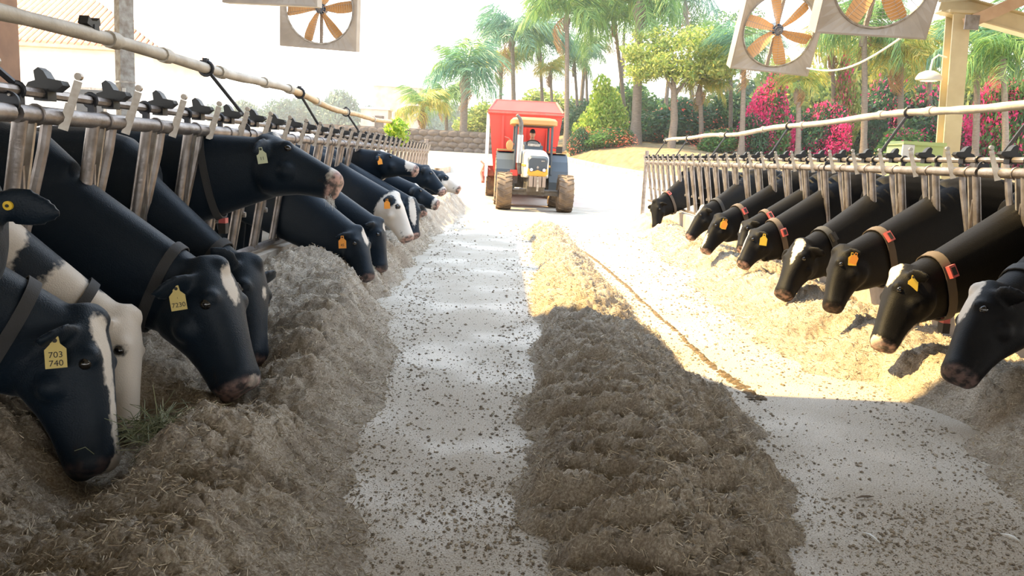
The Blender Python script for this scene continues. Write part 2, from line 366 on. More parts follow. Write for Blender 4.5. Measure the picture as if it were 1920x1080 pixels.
# ================================================================ HEADLOCK BARRIERS
PL, SL, NS = 2.95, .59, 5
def fx(z): return -.165*(1.43-z)                    # the panel leans: foot set back from the alley
def barrier_proto(sg):
    root = empty('headlock_panel')
    X3 = lambda x, y, z: (sg*x, y, z)
    b = MB(); b.tube([X3(0, .02, 1.43), X3(0, PL-.02, 1.43)], .038, 12); b.build('top_rail', M['galv'], root)
    b = MB(); b.tube([X3(-.03, .0, 1.525), X3(-.03, PL, 1.525)], .022, 8); b.build('lock_rail', M['galv'], root)
    b = MB(); b.tube([X3(fx(.47), .02, .47), X3(fx(.47), PL-.02, .47)], .03, 8); b.build('bottom_rail', M['galv'], root)
    b = MB(); b.disc((0, 0, 0), (0, 1, 0), .092, .012, 24); o = b.build('end_plate', M['dark_steel'], root); o.location = X3(-.012, 0, 1.50)
    b = MB(); b.disc((sg*.02, -.008, .06), (0, 1, 0), .012, .012, 8); b.build('plate_bolt', M['galv_light'], o)
    fb_ = MB(); fb_.tube([X3(fx(1.42), 0, 1.42), X3(fx(.46), 0, .46)], .030, 10); fm = fb_.mesh('fixed_bar', M['galv'])
    fl_ = MB(); c0 = Vector(X3(fx(1.4), 0, 1.40)); c1 = Vector(X3(fx(.5), 0, .5)); R = (c1-c0).to_track_quat('Z', 'Y').to_matrix(); fl_.box((c0+c1)/2, (.016, .045, (c1-c0).length), R); flm = fl_.mesh('flat_bar', M['galv_light'], False)
    sb_ = MB(); sb_.tube([X3(fx(1.41)-.012, .215, 1.41), X3(fx(1.3)-.012, .205, 1.28), X3(fx(.80)-.012, .13, .80), X3(fx(.5)-.012, .115, .50)], .024, 8); sbm = sb_.mesh('swing_bar', M['galv'])
    st_ = MB(); st_.tube([X3(fx(1.22)+.012, .02, 1.22), X3(fx(.80)+.012, .125, .80)], .015, 6); stm = st_.mesh('strut', M['galv'])
    pv_ = MB(); pv_.disc(X3(fx(.8)+.01, .128, .80), (1, 0, 0), .022, .06, 8); pvm = pv_.mesh('pivot_bolt', M['galv_light'])
    cl_ = MB(); cl_.torus(X3(-.03, .03, 1.525), (0, 1, 0), .03, .01, 14, 6); cl_.box(X3(-.022, .03, 1.48), (.03, .03, .06)); clm = cl_.mesh('rail_clamp', M['dark_steel'])
    lt_ = MB()                                       # latch block: humped black casting straddling the rail
    lt_.prism([(-.075, 0), (-.055, .035), (-.025, .045), (-.030, .085), (-.010, .100), (.012, .085), (.03, .055), (.085, .048), (.095, .028), (.06, .0)], (0, 1, 0), (sg, 0, 0), (0, 0, 1), X3(-.03, .235, 1.535), .06)
    lt_.box(X3(-.03, .235, 1.52), (.06, .07, .05)); ltm = lt_.mesh('latch', M['black_plastic'], False)
    lv_ = MB(); a = Vector(X3(.085, .30, 1.60)); c = Vector(X3(.030, .27, 1.385)); R = (c-a).to_track_quat('Z', 'Y').to_matrix()
    lv_.box((a*.62+c*.38), (.010, .034, .15), R); lv_.box((a*.22+c*.78)+Vector((0, -.008, 0)), (.010, .040, .12), R); lv_.disc(a+Vector((0, 0, .01)), (0, 1, 0), .017, .02, 10)
    lvm = lv_.mesh('latch_lever', M['galv_light'], False)
    cr_ = MB(); cr_.torus(X3(0, 0, 1.43), (0, 1, 0), .040, .008, 14, 6); crm = cr_.mesh('rail_collar', M['galv'])
    for k in range(NS):
        y = .06 + k*SL
        for nm, me, dy in (('fixed_bar', fm, 0), ('flat_bar', flm, .075), ('swing_bar', sbm, 0), ('strut', stm, 0), ('pivot_bolt', pvm, 0), ('rail_clamp', clm, 0), ('latch', ltm, 0), ('latch_lever', lvm, 0), ('rail_collar', crm, .10)):
            q = link(nm, me, root); q.location = (0, y+dy, 0)
    return root
ORD = ['nearest', 'second', 'third', 'fourth', 'fifth', 'sixth', 'seventh']
for side, sg, x0, starts in (('left', 1, XL, [.35+PL*i for i in range(7)]), ('right', -1, XR, [3.2+PL*i for i in range(6)])):
    proto = barrier_proto(sg)
    for i, s in enumerate(starts):
        r = proto if i == 0 else copy_tree(proto)
        r.location = (x0, s, 0)
        for ch in r.children:
            if ch.name.startswith('end_plate') and i != (2 if side == 'left' else 1): ch.scale = (.5, 1, .5); ch.location.z = 1.47
        tag(r, 'galvanised headlock panel, %s from the camera in the %s barrier' % (ORD[i], side), 'headlock panel', 'headlock panels of the %s barrier' % side)
# end posts of the barriers
for nm, x, y, lab in (('end_post', XL-.05, 21.1, 'galvanised end post closing the far end of the left barrier'), ('end_post', XR+.05, 21.02, 'tall galvanised end post closing the far end of the right barrier')):
    r = empty(nm, (x, y, 0)); tag(r, lab, 'post'); b = MB(); b.tube([(0, 0, -.02), (0, 0, 1.72)], .05, 8); b.build('tube', M['galv'], r)
    b = MB(); b.disc((0, 0, 1.73), (0, 0, 1), .055, .02, 10); b.build('cap', M['galv_light'], r)
# neck rails above the barriers, on leaning rods
def neck_rail(x, z, y0, y1, sag, name, label, m_near, m_far, ysplit, couplers):
    r = empty(name, (x, y0, z)); tag(r, label, 'neck rail')
    def pt(y): return Vector((math.sin(y*.9)*.012, y-y0, -sag*math.sin((y-y0)*.8)*.5 + .015*math.sin(y*1.7)))
    for m_, a, c, nm in ((m_near, y0, ysplit, 'rail_pipe'), (m_far, ysplit, y1, 'rail_pole')):
        n = 24; b = MB(); b.tube([pt(a+(c-a)*i/n) for i in range(n+1)], [.036+.003*math.sin(i*2.1) for i in range(n+1)], 10); b.build(nm, m_, r)
    for y in couplers:
        b = MB(); p = pt(y); b.tube([p-Vector((0, .05, 0)), p+Vector((0, .05, 0))], .047, 10); b.build('coupler', M['conduit'], r)
    return r, pt
nl, ptl = neck_rail(XL-.2, 1.885, 1.6, 16.6, .05, 'neck_rail', 'long pale neck rail running above the left barrier, bamboo at its far end', M['conduit'], M['bamboo'], 8.2, [2.6, 4.6, 5.3, 6.3, 7.4, 8.2, 9.4, 11.2, 13.5])
nr, ptr = neck_rail(XR+.3, 1.985, 4.0, 20.0, .03, 'neck_rail', 'long sagging pale neck rail running above the right barrier', M['conduit'], M['conduit'], 8.6, [5.6, 7.6, 8.6, 10.8, 12.4, 14.9])
for side, x, x0, r_, pt_, ys_ in (('left', XL-.2, XL-.03, nl, ptl, [3.0, 6.0, 8.6, 11.2]), ('right', XR+.3, XR+.03, nr, ptr, [6.0, 8.0, 11.3, 14.5, 17.5, 20.0])):
    for i, y in enumerate(ys_):
        top = r_.location + pt_(y if side == 'left' else min(y, 19.8)); bot = Vector((x0, y + (.42 if side == 'left' else .0), 1.53))
        q = empty('support_rod', bot); tag(q, 'dark leaning support rod under the %s neck rail, %s from the camera' % (side, ORD[i]), 'rod', 'support rods of the %s neck rail' % side)
        b = MB(); d = top-bot; b.tube([Vector((0, 0, 0)), d*1.12], .014, 6); b.build('rod', M['dark_steel'], q)
        b = MB(); b.torus(d, (0, 1, 0), .05, .012, 14, 6); b.box(d+Vector((.0, 0, .055)), (.03, .06, .03)); b.build('rail_clamp', M['dark_steel'], q)
# small black catch on the left neck rail beside the grey column
q = empty('rail_catch', nl.location + ptl(4.35)+Vector((0, 0, .036))); tag(q, 'small black two-eared catch on the left neck rail beside the grey column', 'catch')
b = MB(); b.prism([(-.07, .01), (-.05, .05), (-.02, .03), (.03, .035), (.06, .055), (.07, .02), (.03, 0), (-.03, 0)], (1, 0, 0), (0, 1, 0), (0, 0, 1), (0, 0, 0), .05); b.build('ears', M['black_plastic'], q, False)
b = MB(); b.box((0, .02, 0), (.06, .05, .03)); b.build('foot', M['dark_steel'], q, False)
# leafy tuft caught at the far end of the left rail
def leafquads(name, N, clumps, size, m, seed=0, droop=0, bend=True):
    g = np.random.default_rng(seed); cl = np.array(clumps, float)
    w = cl[:, 3]*cl[:, 4]*cl[:, 5]; w = (w**(2/3)); w /= w.sum()
    k = g.choice(len(cl), N, p=w); d = g.normal(size=(N, 3)); d /= np.linalg.norm(d, axis=1)[:, None]
    rad = g.random(N)**.35; c = cl[k, :3] + d*cl[k, 3:6]*rad[:, None]
    a = g.normal(size=(N, 3)); a[:, 2] -= droop; a /= np.linalg.norm(a, axis=1)[:, None]
    t = g.normal(size=(N, 3)) + d*.8; t -= (t*a).sum(1)[:, None]*a; t /= np.linalg.norm(t, axis=1)[:, None]
    nn = np.cross(a, t); s = size*(.6+.8*g.random(N))[:, None]
    # a folded diamond: 4 rim points, bent along the midrib
    v = np.stack([c-a*s, c+t*s*.45+nn*s*.12, c+a*s, c-t*s*.45+nn*s*.12], 1).reshape(-1, 3)
    f = np.arange(4*N).reshape(N, 4)
    f = np.concatenate([f[:, [0, 1, 2]], f[:, [0, 2, 3]]], 0)
    return npmesh(name, v, f, m)
q = empty('leafy_sprig', P(745, 246, 15.6)); tag(q, 'yellow-green leafy sprig at the far tip of the left neck rail', 'sprig')
stuff(link('leaves', leafquads('sprig_leaves', 420, [(0, 0, 0, .24, .3, .27), (-.08, 0, -.22, .15, .18, .22)], .06, M['leaf_lime'], 3), q))
b = MB(); b.tube([(0, 0, -.2), (.02, 0, 0), (.25, .1, .03)], .012, 5); b.build('stem', M['bark'], q)
# ================================================================ COWS
def lerp(a, b, t): return a+(b-a)*t
def oval(c, side, up, w, hd, hv, n=20, e=.85):
    r = []
    for j in range(n):
        t = 2*PI*j/n; cc, ss = math.cos(t), math.sin(t)
        x = math.copysign(abs(cc)**e, cc); y = math.copysign(abs(ss)**e, ss)
        r.append(c + side*w*x + up*((hd if y > 0 else hv)*y))
    return r
def bez(p, t): u = 1-t; return p[0]*u**3 + p[1]*3*u*u*t + p[2]*3*u*t*t + p[3]*t**3
def bezd(p, t): u = 1-t; return (p[1]-p[0])*3*u*u + (p[2]-p[1])*6*u*t + (p[3]-p[2])*3*t*t
HEAD = [(-.12, .085, .09, .17), (.0, .105, .10, .19), (.10, .120, .105, .215), (.22, .130, .105, .235), (.33, .128, .100, .225), (.45, .108, .094, .19),
        (.58, .092, .088, .155), (.72, .084, .080, .130), (.84, .084, .076, .115), (.92, .092, .074, .105), (.985, .086, .060, .085), (1.02, .055, .035, .045)]
COWS = []
def remesh(mb, vox, it):
    me = bpy.data.meshes.new('raw'); me.from_pydata(mb.v, [], mb.f); me.update()
    bm = bmesh.new(); bm.from_mesh(me); bmesh.ops.recalc_face_normals(bm, faces=bm.faces); bm.to_mesh(me); bm.free()
    o = bpy.data.objects.new('raw', me); COL.objects.link(o)
    m = o.modifiers.new('r', 'REMESH'); m.mode = 'VOXEL'; m.voxel_size = vox
    s = o.modifiers.new('s', 'SMOOTH'); s.factor = .5; s.iterations = it
    dg = bpy.context.evaluated_depsgraph_get()
    out = bpy.data.meshes.new_from_object(o.evaluated_get(dg))
    bpy.data.objects.remove(o); bpy.data.meshes.remove(me)
    out.polygons.foreach_set('use_smooth', [True]*len(out.polygons)); return out
def text_mesh(body, size, m):
    c = bpy.data.curves.new('txt', 'FONT'); c.body = body; c.size = size; c.align_x = 'CENTER'; c.align_y = 'CENTER'; c.extrude = .0006
    o = bpy.data.objects.new('txt', c); COL.objects.link(o)
    me = bpy.data.meshes.new_from_object(o.evaluated_get(bpy.context.evaluated_depsgraph_get()))
    bpy.data.objects.remove(o); me.materials.clear(); me.materials.append(m); return me
def cow(label, side, slot, poll, nose, white=(), inv=False, black=(), vox=.016, ears=(1, 1), dv=None, turn=.12, hk=1.04, tags=(), collar=None, sensor=None, muz=.9, weight=False, eart=(0, 0), shoulder=1.05, group=None, bodywhite=0, fw=None, tall=1.0, pinkmuz=1.0):
    f = Vector((1, 0, 0)) if side == 'L' else Vector((-1, 0, 0)); xf = XL-.1 if side == 'L' else XR+.1
    up = Vector((0, 0, 1)); sd_ = Vector((0, 1, 0)); g0 = Vector((xf, slot, 0)); root = g0 - f*1.0
    pl_ = P(*poll); ns = P(*nose); a = (ns-pl_); Lh = a.length; a.normalize()
    vd = Vector((pl_.x, pl_.y, 0)).normalized(); pp = Vector((vd.y, -vd.x, 0)); pp *= (1 if pp.dot(f) > 0 else -1)
    h = dv if dv is not None else pp*.85 + up*.45 - vd*turn
    d = Vector(h); d = (d-d.dot(a)*a).normalized(); lt = a.cross(d).normalized(); lt *= (1 if lt.dot(vd) < 0 else -1)      # +lt is the cheek the camera is nearer to
    Kh = Lh/.58 if Lh > .5 else .9
    Kh = min(max(Kh, .88), 1.08)*hk
    b = MB()
    # trunk
    st = [(-2.32, 1.20, .05, .06, .08), (-2.27, 1.17, .17, .15, .22), (-2.1, 1.07, .25, .30, .34), (-1.75, .98, .28, .37, .38), (-1.3, .93, .29, .39, .42), (-.9, .93, .285, .42, .40), (-.6, .98, .25, .43, .38), (-.35, 1.03, .22, .38, .37), (-.15, 1.03, .17, .33, .34), (.0, 1.03, .10, .2, .2)]
    b.rings([oval(g0+f*x+up*z, sd_, up, w, hd, hv, 22) for x, z, w, hd, hv in st])
    # neck
    E = pl_ + a*.14*Lh - d*.045; S = g0 - f*.42 + up*shoulder
    n0 = (E-S).normalized(); n1 = (n0*.9 + f*.22 + a*.1).normalized(); D = (E-S).length
    bz = [S, S+(f*.12+n0).normalized()*D*.33, E-n1*D*.30, E]
    vg = (up + f*.35)
    def nframe(t):
        c = bez(bz, t); tg = bezd(bz, t).normalized(); u = (vg-vg.dot(tg)*tg).normalized(); s = tg.cross(u)
        q = t
        return c, s, u, lerp(.19, .105, q), lerp(.36, .155, q**.8), lerp(.43, .235, q)
    b.rings([oval(*[fr[0], fr[1], fr[2]], *fr[3:], 22) for fr in (nframe(i/12) for i in range(13))])
    # head
    hp = lambda s, l, dd: pl_ + a*s*Lh + lt*l*Kh + d*dd*Kh
    b.rings([oval(pl_+a*s*Lh, lt, d, w*Kh, hd*Kh, hv*Kh, 22, .8) for s, w, hd, hv in HEAD])
    b.ball(hp(.0, 0, .075), (.05*Kh, .05*Kh, .055*Kh), 12, 8)                   # poll
    for k in (-1, 1):
        b.ball(hp(.27, .092*k, .060), .040*Kh, 10, 7)                            # brow
        b.ball(hp(.40, .085*k, -.07), .06*Kh, 10, 7)                             # cheek
        b.ball(hp(.95, .048*k, .018), .034*Kh, 10, 7)                            # nostril wing
    b.ball(hp(.93, 0, -.05), (.06*Kh,)*3, 10, 7)                                 # chin
    # ears
    ear_pts = {}
    for k, on in ((-1, ears[0]), (1, ears[1])):
        if not on: continue
        base = hp(.07, .085*k, .035); ed = (lt*k*.85 - a*.05 - d*.22 + Vector((0, 0, -.32)) + f*.0).normalized()
        if eart[0] or eart[1]: ed = (ed + a*eart[0] + d*eart[1]).normalized()
        nn = (a*.75 + d*.5); nn = (nn-nn.dot(ed)*ed).normalized(); ww = ed.cross(nn)
        rs = []
        for s, wd, th in ((-.02, .022, .020), (.03, .035, .021), (.07, .055, .020), (.11, .058, .019), (.15, .045, .018), (.18, .022, .016), (.195, .008, .01)):
            rs.append(oval(base+ed*s*Kh - nn*(.25*s*(s/.2))*.3, ww, nn, wd*Kh, th, th, 12, 1))
        b.rings(rs); ear_pts[k] = (base, ed, nn, ww)
    # legs
    for x, y, z0, hind in ((-.55, -.17, .95, 0), (-.55, .17, .95, 0), (-2.0, -.2, 1.0, 1), (-2.0, .2, 1.0, 1)):
        p = g0+f*x+sd_*y
        if hind: pts = [(0, z0, .16), (.05, .75, .14), (-.08, .5, .075), (-.06, .3, .052), (-.02, .1, .048), (0, .05, .058), (.02, .0, .064)]
        else: pts = [(0, z0, .13), (.0, .7, .105), (.02, .47, .066), (.02, .3, .05), (.0, .1, .046), (.01, .05, .056), (.02, .0, .062)]
        b.tube([p+f*q[0]+up*q[1] for q in pts], [q[2] for q in pts], 12)
    b.ball(g0-f*1.75+up*.58, (.2, .2, .16), 12, 8)                                # udder
    pts = [g0-f*2.28+up*1.25, g0-f*2.4+up*1.1, g0-f*2.42+up*.8, g0-f*2.4+up*.45]; b.tube(pts, [.035, .028, .025, .04], 8)
    b.v = [tuple(Vector(v)-root) for v in b.v]
    me = remesh(b, vox*1.28, 3); me.materials.clear(); me.materials.append(M['cow' if side == 'L' else 'cow_brown'])
    me.name = 'cow'
    o = link('cow', me); o.location = root
    tag(o, label, 'cow', group or ('cows feeding at the left barrier' if side == 'L' else 'cows feeding at the right barrier'))
    # coat pattern
    n = len(me.vertices); co = np.empty(n*3, np.float32); me.vertices.foreach_get('co', co); co = co.reshape(-1, 3)+np.array(root)
    rel = co-np.array(pl_); s = rel@np.array(a)/Lh; l = rel@np.array(lt)/Kh; dd = rel@np.array(d)/Kh
    inhead = (s > -.12)
    def blobs(lst):
        v = np.full(n, -.3)
        for q in lst:
            if q[0] == 'h':
                _, s0, l0, d0, rs, rl, rd = q
                e = 1-np.sqrt(((s-s0)/rs)**2+((l-l0)/rl)**2+((dd-d0)/rd)**2); e = np.where(s > -.4, e, -1)
                v = np.maximum(v, e*min(rs*Lh, rl, rd))
            elif q[0] == 'p':
                c = np.array(P(*q[1])); r = q[2]; v = np.maximum(v, r-np.linalg.norm(co-c, axis=1))
            elif q[0] == 'x':                                                     # half space along the neck axis from the head
                v = np.maximum(v, np.minimum(q[1]-np.linalg.norm(rel, axis=1), .25))
        return v
    if inv: pel = np.minimum(np.full(n, .3), -blobs(black))
    else: pel = np.minimum(blobs(white), -blobs(black)) if black else blobs(white)
    if bodywhite and not inv:
        loc = co-np.array(root); bn = vnoise(loc[:, 0]*2.1+slot*7, loc[:, 2]*2.3+loc[:, 1]*1.3+slot*3)
        legs_ = np.where(co[:, 2] < .5, (.5-co[:, 2])*.5, -.3); far_ = np.abs(co[:, 0]-xf) > .75
        same_side = (co[:, 0]-xf)*f.x < -.25
        pel = np.where(same_side, np.maximum(pel, np.maximum(legs_, (bn-.22+.1*bodywhite)*.4)), pel)
    def setattr_(nm, v):
        at = me.attributes.new(nm, 'FLOAT', 'POINT'); at.data.foreach_set('value', np.ascontiguousarray(v, np.float32))
    setattr_('pelt', pel)
    setattr_('muzzle', sstep(muz, muz+.05, s)*(np.abs(l) < .2)*pinkmuz)
    nd = np.full(n, 1.0)
    for k in (-1, 1): nd = np.minimum(nd, np.sqrt(((s-.975)*Lh)**2+(l-.045*k)**2*1.6+(dd-.022)**2))
    md = np.sqrt(((dd+.035)*2.2)**2) + np.where((s > .78) & (s < 1.03), 0, 1)     # mouth line
    hf = sstep(.07, .05, co[:, 2])*(np.abs((co[:, 0]-xf)*f.x+1.2) < 1.2)
    setattr_('dark', np.maximum(np.maximum(sstep(.024, .012, nd), sstep(.016, .004, md)*.7), hf))
    # eyes
    for k in (-1, 1):
        q = MB(); q.ball((0, 0, 0), .022*Kh, 12, 8); e = q.build('eye', M['eye'], o); e.location = hp(.31, .112*k, .048)-root
    # ear tags
    for k, along, mk, txt, sz, droop in tags:
        base, ed, nn, ww = ear_pts[k]; p = base+ed*along*Kh
        vw = (Vector((0, 0, EYE))-p).normalized(); fr = (vw*.6+nn*.25+Vector((0, -.3, 0))).normalized()
        p = p + fr*.024
        dn = (Vector((0, 0, -1)) + a*.25 + f*droop); dn = (dn-dn.dot(fr)*fr).normalized(); rt = (-dn).cross(fr).normalized()
        t_ = MB(); t_.prism([(-.011, .012), (.011, .012), (.014, -.012), (.031, -.03), (.031, -.092), (-.031, -.092), (-.031, -.03), (-.014, -.012)], fr, rt*sz, -dn*sz, (0, 0, 0), .004)
        tg = t_.build('ear_tag', M[mk], o, False); tg.location = p-root
        t_ = MB(); t_.disc((0, 0, 0), fr, .008, .012, 10); x = t_.build('tag_stud', M['ink'], tg)
        if txt:
            for ln, (tt, ts, ty) in enumerate(txt):
                tm = text_mesh(tt, ts*sz, M['ink']); x = link('tag_number', tm, tg)
                x.matrix_local = Matrix.Translation(dn*ty*sz + fr*.0026) @ Matrix((rt, -dn, fr)).transposed().to_4x4()
    # collar
    if collar:
        t0, cm = collar; r1 = []
        for t, k in ((t0-.024, 1.0), (t0-.024, 1.04), (t0+.024, 1.04), (t0+.024, 1.0)):
            c, s_, u_, w_, hd, hv = nframe(t); r1.append([q-root for q in oval(c, s_, u_, w_*k+.008, hd*k+.008, hv*k+.012, 24)])
        q = MB(); q.rings(r1, closed=True); cl = q.build('collar', M[cm], o)
        c, s_, u_, w_, hd, hv = nframe(t0)
        if s_.y > 0: s_ = -s_
        if sensor:
            ang, sm = sensor; p = c + s_*(w_*1.1+.03)*math.cos(ang) + u_*(hd if ang > 0 else hv)*1.08*math.sin(ang)
            n_ = (s_*math.cos(ang)+u_*math.sin(ang)*.6).normalized(); tt = bezd(bz, t0).normalized(); tt = (tt-tt.dot(n_)*n_).normalized(); R = Matrix((tt, n_.cross(tt), n_)).transposed()
            q = MB(); q.box((0, 0, 0), (.06, .085, .03), R); x = q.build('sensor', M[sm], cl, False); x.location = p-root
            q = MB(); q.box(n_*.014, (.036, .055, .01), R); y = q.build('sensor_window', M['ink'], cl, False); y.location = p-root
        if weight:
            p = c - u_*(hv*1.1+.05); q = MB(); q.box((0, 0, 0), (.05, .07, .07)); x = q.build('collar_weight', M['ink'], cl, False); x.location = p-root
            q = MB(); q.box((0, 0, .05), (.045, .06, .04)); x = q.build('weight_clip', M['pink'], cl, False); x.location = p-root
    COWS.append((o, hp, a, d, lt, Kh)); return o
A = math.radians
# ---- left row
c0 = cow('black cow at left edge, only its big ear with round yellow stud in view', 'L', 1.93, (-72, 372, 2.5), (-230, 640, 2.05), vox=.012, dv=Vector((.1, -.5, .9)), ears=(1, 1), eart=(0, .42), hk=1.12)
c1 = cow('nearest black cow head down at left edge, yellow ear tag, pale face stripe', 'L', 2.52, (138, 610, 3.12), (186, 884, 2.95), vox=.012, hk=1.1,
    white=[('h', .12, .05, .10, .14, .04, .05), ('h', .30, .03, .10, .2, .035, .05), ('h', .6, .01, .07, .4, .026, .04), ('h', .98, .0, .05, .10, .05, .05)],
    tags=[(1, .12, 'yellow_pale', [('703', .028, .048), ('740', .028, .076)], 1.15, 0), ], collar=(.80, 'strap'), weight=True, pinkmuz=.12)
c2 = cow('white-faced cow with a white neck and grey collar behind the nearest black cow', 'L', 3.11, (213, 600, 3.56), (228, 812, 3.4), vox=.013, hk=1.16, inv=True,
    black=[('p', (40, 500, 3.4), .17), ('p', (-30, 560, 3.3), .18), ('p', (158, 548, 3.52), .085), ('h', .31, -.11, .05, .05, .03, .03), ('h', .31, .11, .05, .05, .03, .03), ('h', 1.0, 0, .03, .06, .08, .05), ('p', (60, 330, 3.75), .2)], collar=(.83, 'strap'), pinkmuz=.3)
c3 = cow('black cow with white forehead diamond and yellow ear tag 7230, head down', 'L', 3.95, (378, 520, 4.0), (454, 730, 3.8), vox=.012, turn=.5, hk=1.24,
    white=[('h', .17, .0, .10, .17, .042, .055), ('h', .97, 0, .05, .05, .04, .02)],
    tags=[(1, .10, 'yellow_pale', [('7230', .027, .07), ('1', .012, .04)], 1.15, .12)], collar=(.82, 'strap'), muz=.93, pinkmuz=.5)
c4 = cow('black cow with grey collar and upright ear beside the cow tagged 7230', 'L', 4.88, (452, 505, 4.78), (474, 685, 4.5), vox=.013, turn=.4, hk=1.15,
    white=[('h', .3, -.02, .1, .06, .02, .03)], collar=(.82, 'strap'), eart=(-.5, .35), muz=.93, pinkmuz=.5)
c5 = cow('black cow holding its head up level, grey muzzle with white whiskers', 'L', 5.47, (500, 284, 5.5), (636, 348, 5.42), vox=.012, hk=1.2,
    white=[('h', .04, 0, .13, .08, .05, .05), ('h', .35, 0, .13, .4, .03, .045), ('h', .92, 0, .04, .09, .10, .11)], tags=[(1, .13, 'pale_tag', [('11', .03, .06)], 1.0, 0)], ears=(0, 1), shoulder=1.08, muz=.9, collar=(.55, 'strap'), weight=True)
c6 = cow('black cow with small white forehead patch, muzzle beside the brown feed mound', 'L', 7.83, (663, 438, 7.4), (690, 524, 7.2), turn=.55, white=[('h', .17, -.02, .11, .17, .045, .06)],
    tags=[(1, .12, 'orange_tag', [('45', .03, .065)], 1.1, 0)], muz=.93, pinkmuz=.4)
c7 = cow('black cow half hidden behind the cow with the small white forehead patch', 'L', 8.42, (702, 420, 8.2), (716, 508, 8.0), white=[('h', .12, 0, .1, .08, .04, .05)], muz=.93, pinkmuz=.5)
c8 = cow('cream-faced cow with black eye patches and black neck in the left row', 'L', 10.19, (733, 372, 9.5), (767, 450, 9.3),
    white=[('h', .5, 0, 0, .62, .22, .3), ('p', (660, 292, 10.1), .14)], black=[('h', .12, .13, -.0, .14, .06, .07), ('h', .31, .115, .05, .06, .03, .03), ('h', 1.0, -.03, .02, .03, .03, .03)], tags=[(1, .13, 'orange_tag', None, 1.1, 0)], muz=.93)
c9 = cow('black and cream cow with raised head and pale muzzle above the cream-faced cow', 'L', 11.37, (712, 297, 10.9), (783, 320, 10.8),
    white=[('h', .05, 0, .12, .12, .07, .06), ('h', .35, 0, .12, .4, .04, .06), ('h', .85, 0, .03, .24, .11, .12), ('p', (722, 345, 10.95), .13)], tags=[(1, .10, 'orange_tag', None, 1.0, 0)], shoulder=1.08)
c10 = cow('black-headed cow with pale muzzle and jaw low behind the cream-faced cow', 'L', 11.96, (774, 358, 11.3), (822, 384, 11.2),
    white=[('h', .05, 0, .1, .12, .05, .06), ('h', .4, 0, .12, .4, .03, .05), ('h', .95, 0, 0, .18, .12, .12), ('h', .5, 0, -.19, .4, .1, .07)])
c13 = cow('black cow with a cream blaze and small ear beside the cream-faced cow', 'L', 10.78, (768, 380, 10.5), (777, 445, 10.3), white=[('h', .3, .02, .09, .42, .05, .07)], dv=Vector((.5, -.75, .3)))
c11 = cow('black cow with narrow white blaze looking out far down the left row', 'L', 13.14, (796, 320, 12.7), (833, 362, 12.5), white=[('h', .3, 0, .1, .5, .028, .06), ('h', .95, 0, 0, .14, .1, .1)])
c12 = cow('farthest cow of the left row, cream nose and black eye patch turned to the right', 'L', 13.73, (824, 332, 13.3), (862, 356, 13.2), white=[('h', .6, 0, 0, .45, .2, .25)], black=[('h', .3, .1, .05, .14, .06, .08), ('h', 1.0, 0, .0, .08, .1, .08)])
c14 = cow('black cow head down at the far end of the left feed heap', 'L', 14.32, (782, 372, 13.6), (795, 402, 13.4), white=[('h', .5, 0, .1, .4, .02, .05)])
# whiskers of the raised black cow
o5, hp5, a5, d5, l5, K5 = COWS[5]
b = MB(); rr = random.Random(4)
for i in range(70):
    s = .93+.08*rr.random(); p = hp5(s, rr.uniform(-.06, .05), -.075-.02*rr.random())-o5.location
    dr = (-d5*1.0 + a5*rr.uniform(.0, .9) + l5*rr.uniform(-.8, .5)).normalized(); L_ = .03+.04*rr.random()
    b.tube([p, p+dr*L_*.6, p+dr*L_+a5*.008], [.0011, .0009, .0004], 3)
stuff(b.build('whiskers', M['white_cable'], o5))
# yellow stud in the ear of the cow turned away
o0, hp0, a0, d0, l0, K0 = COWS[0]
# ---- right row
r1 = cow('nearest black cow in the right row, pale forehead, grey collar at frame edge', 'R', 5.37, (1862, 562, 4.55), (1790, 708, 4.3), vox=.012, hk=1.15,
    white=[('h', .12, 0, .1, .30, .075, .06)], collar=(.80, 'strap'), sensor=(A(25), 'pink'), muz=.93, pinkmuz=.25)
r2 = cow('black cow with white crown and pink nose, second nearest in the right row', 'R', 5.96, (1700, 522, 5.35), (1650, 650, 5.1), vox=.012,
    white=[('h', .05, .03, .11, .18, .06, .07), ('h', 1.0, .02, .05, .08, .06, .06), ('h', .75, 0, -.13, .35, .05, .05)], tags=[(1, .07, 'yellow', None, 1.0, -.1)], collar=(.84, 'strap_tan'), sensor=(A(20), 'pink'), weight=True, muz=.95, pinkmuz=.6)
r3 = cow('glossy black cow with pink sensor box on tan collar, third in right row', 'R', 7.14, (1584, 478, 6.45), (1557, 580, 6.2), vox=.014,
    white=[('p', (1675, 430, 6.9), .0)], tags=[(1, .10, 'yellow', None, 1.0, -.1), (1, .14, 'orange_tag', None, .9, .3)], collar=(.76, 'strap_tan'), sensor=(A(38), 'pink'), muz=.95, pinkmuz=.2)
r4 = cow('black cow with white heart-shaped forehead patch facing the alley, right row', 'R', 8.32, (1506, 465, 7.55), (1466, 556, 7.3), vox=.014,
    white=[('h', .12, .04, .1, .17, .05, .06), ('h', .33, .03, .1, .1, .02, .04)], dv=Vector((-.8, -.35, .5)), collar=(.80, 'strap'), sensor=(A(30), 'ink'), muz=.94, pinkmuz=.5)
r5 = cow('black cow with bright face stripe and yellow tag on looped ear, right row', 'R', 9.5, (1420, 443, 9.0), (1390, 498, 8.8), white=[('h', .3, 0, .1, .4, .02, .05)],
    tags=[(1, .14, 'yellow', None, 1.25, 0)], collar=(.82, 'strap_tan'), sensor=(A(10), 'pink'), muz=.95)
r5b = cow('black cow with pink collar sensor half hidden behind the cow with the looped ear', 'R', 10.09, (1405, 425, 9.8), (1390, 470, 9.6), collar=(.8, 'strap_tan'), sensor=(A(40), 'pink'), muz=.95, white=[('h', .2, 0, .1, .15, .03, .05)])
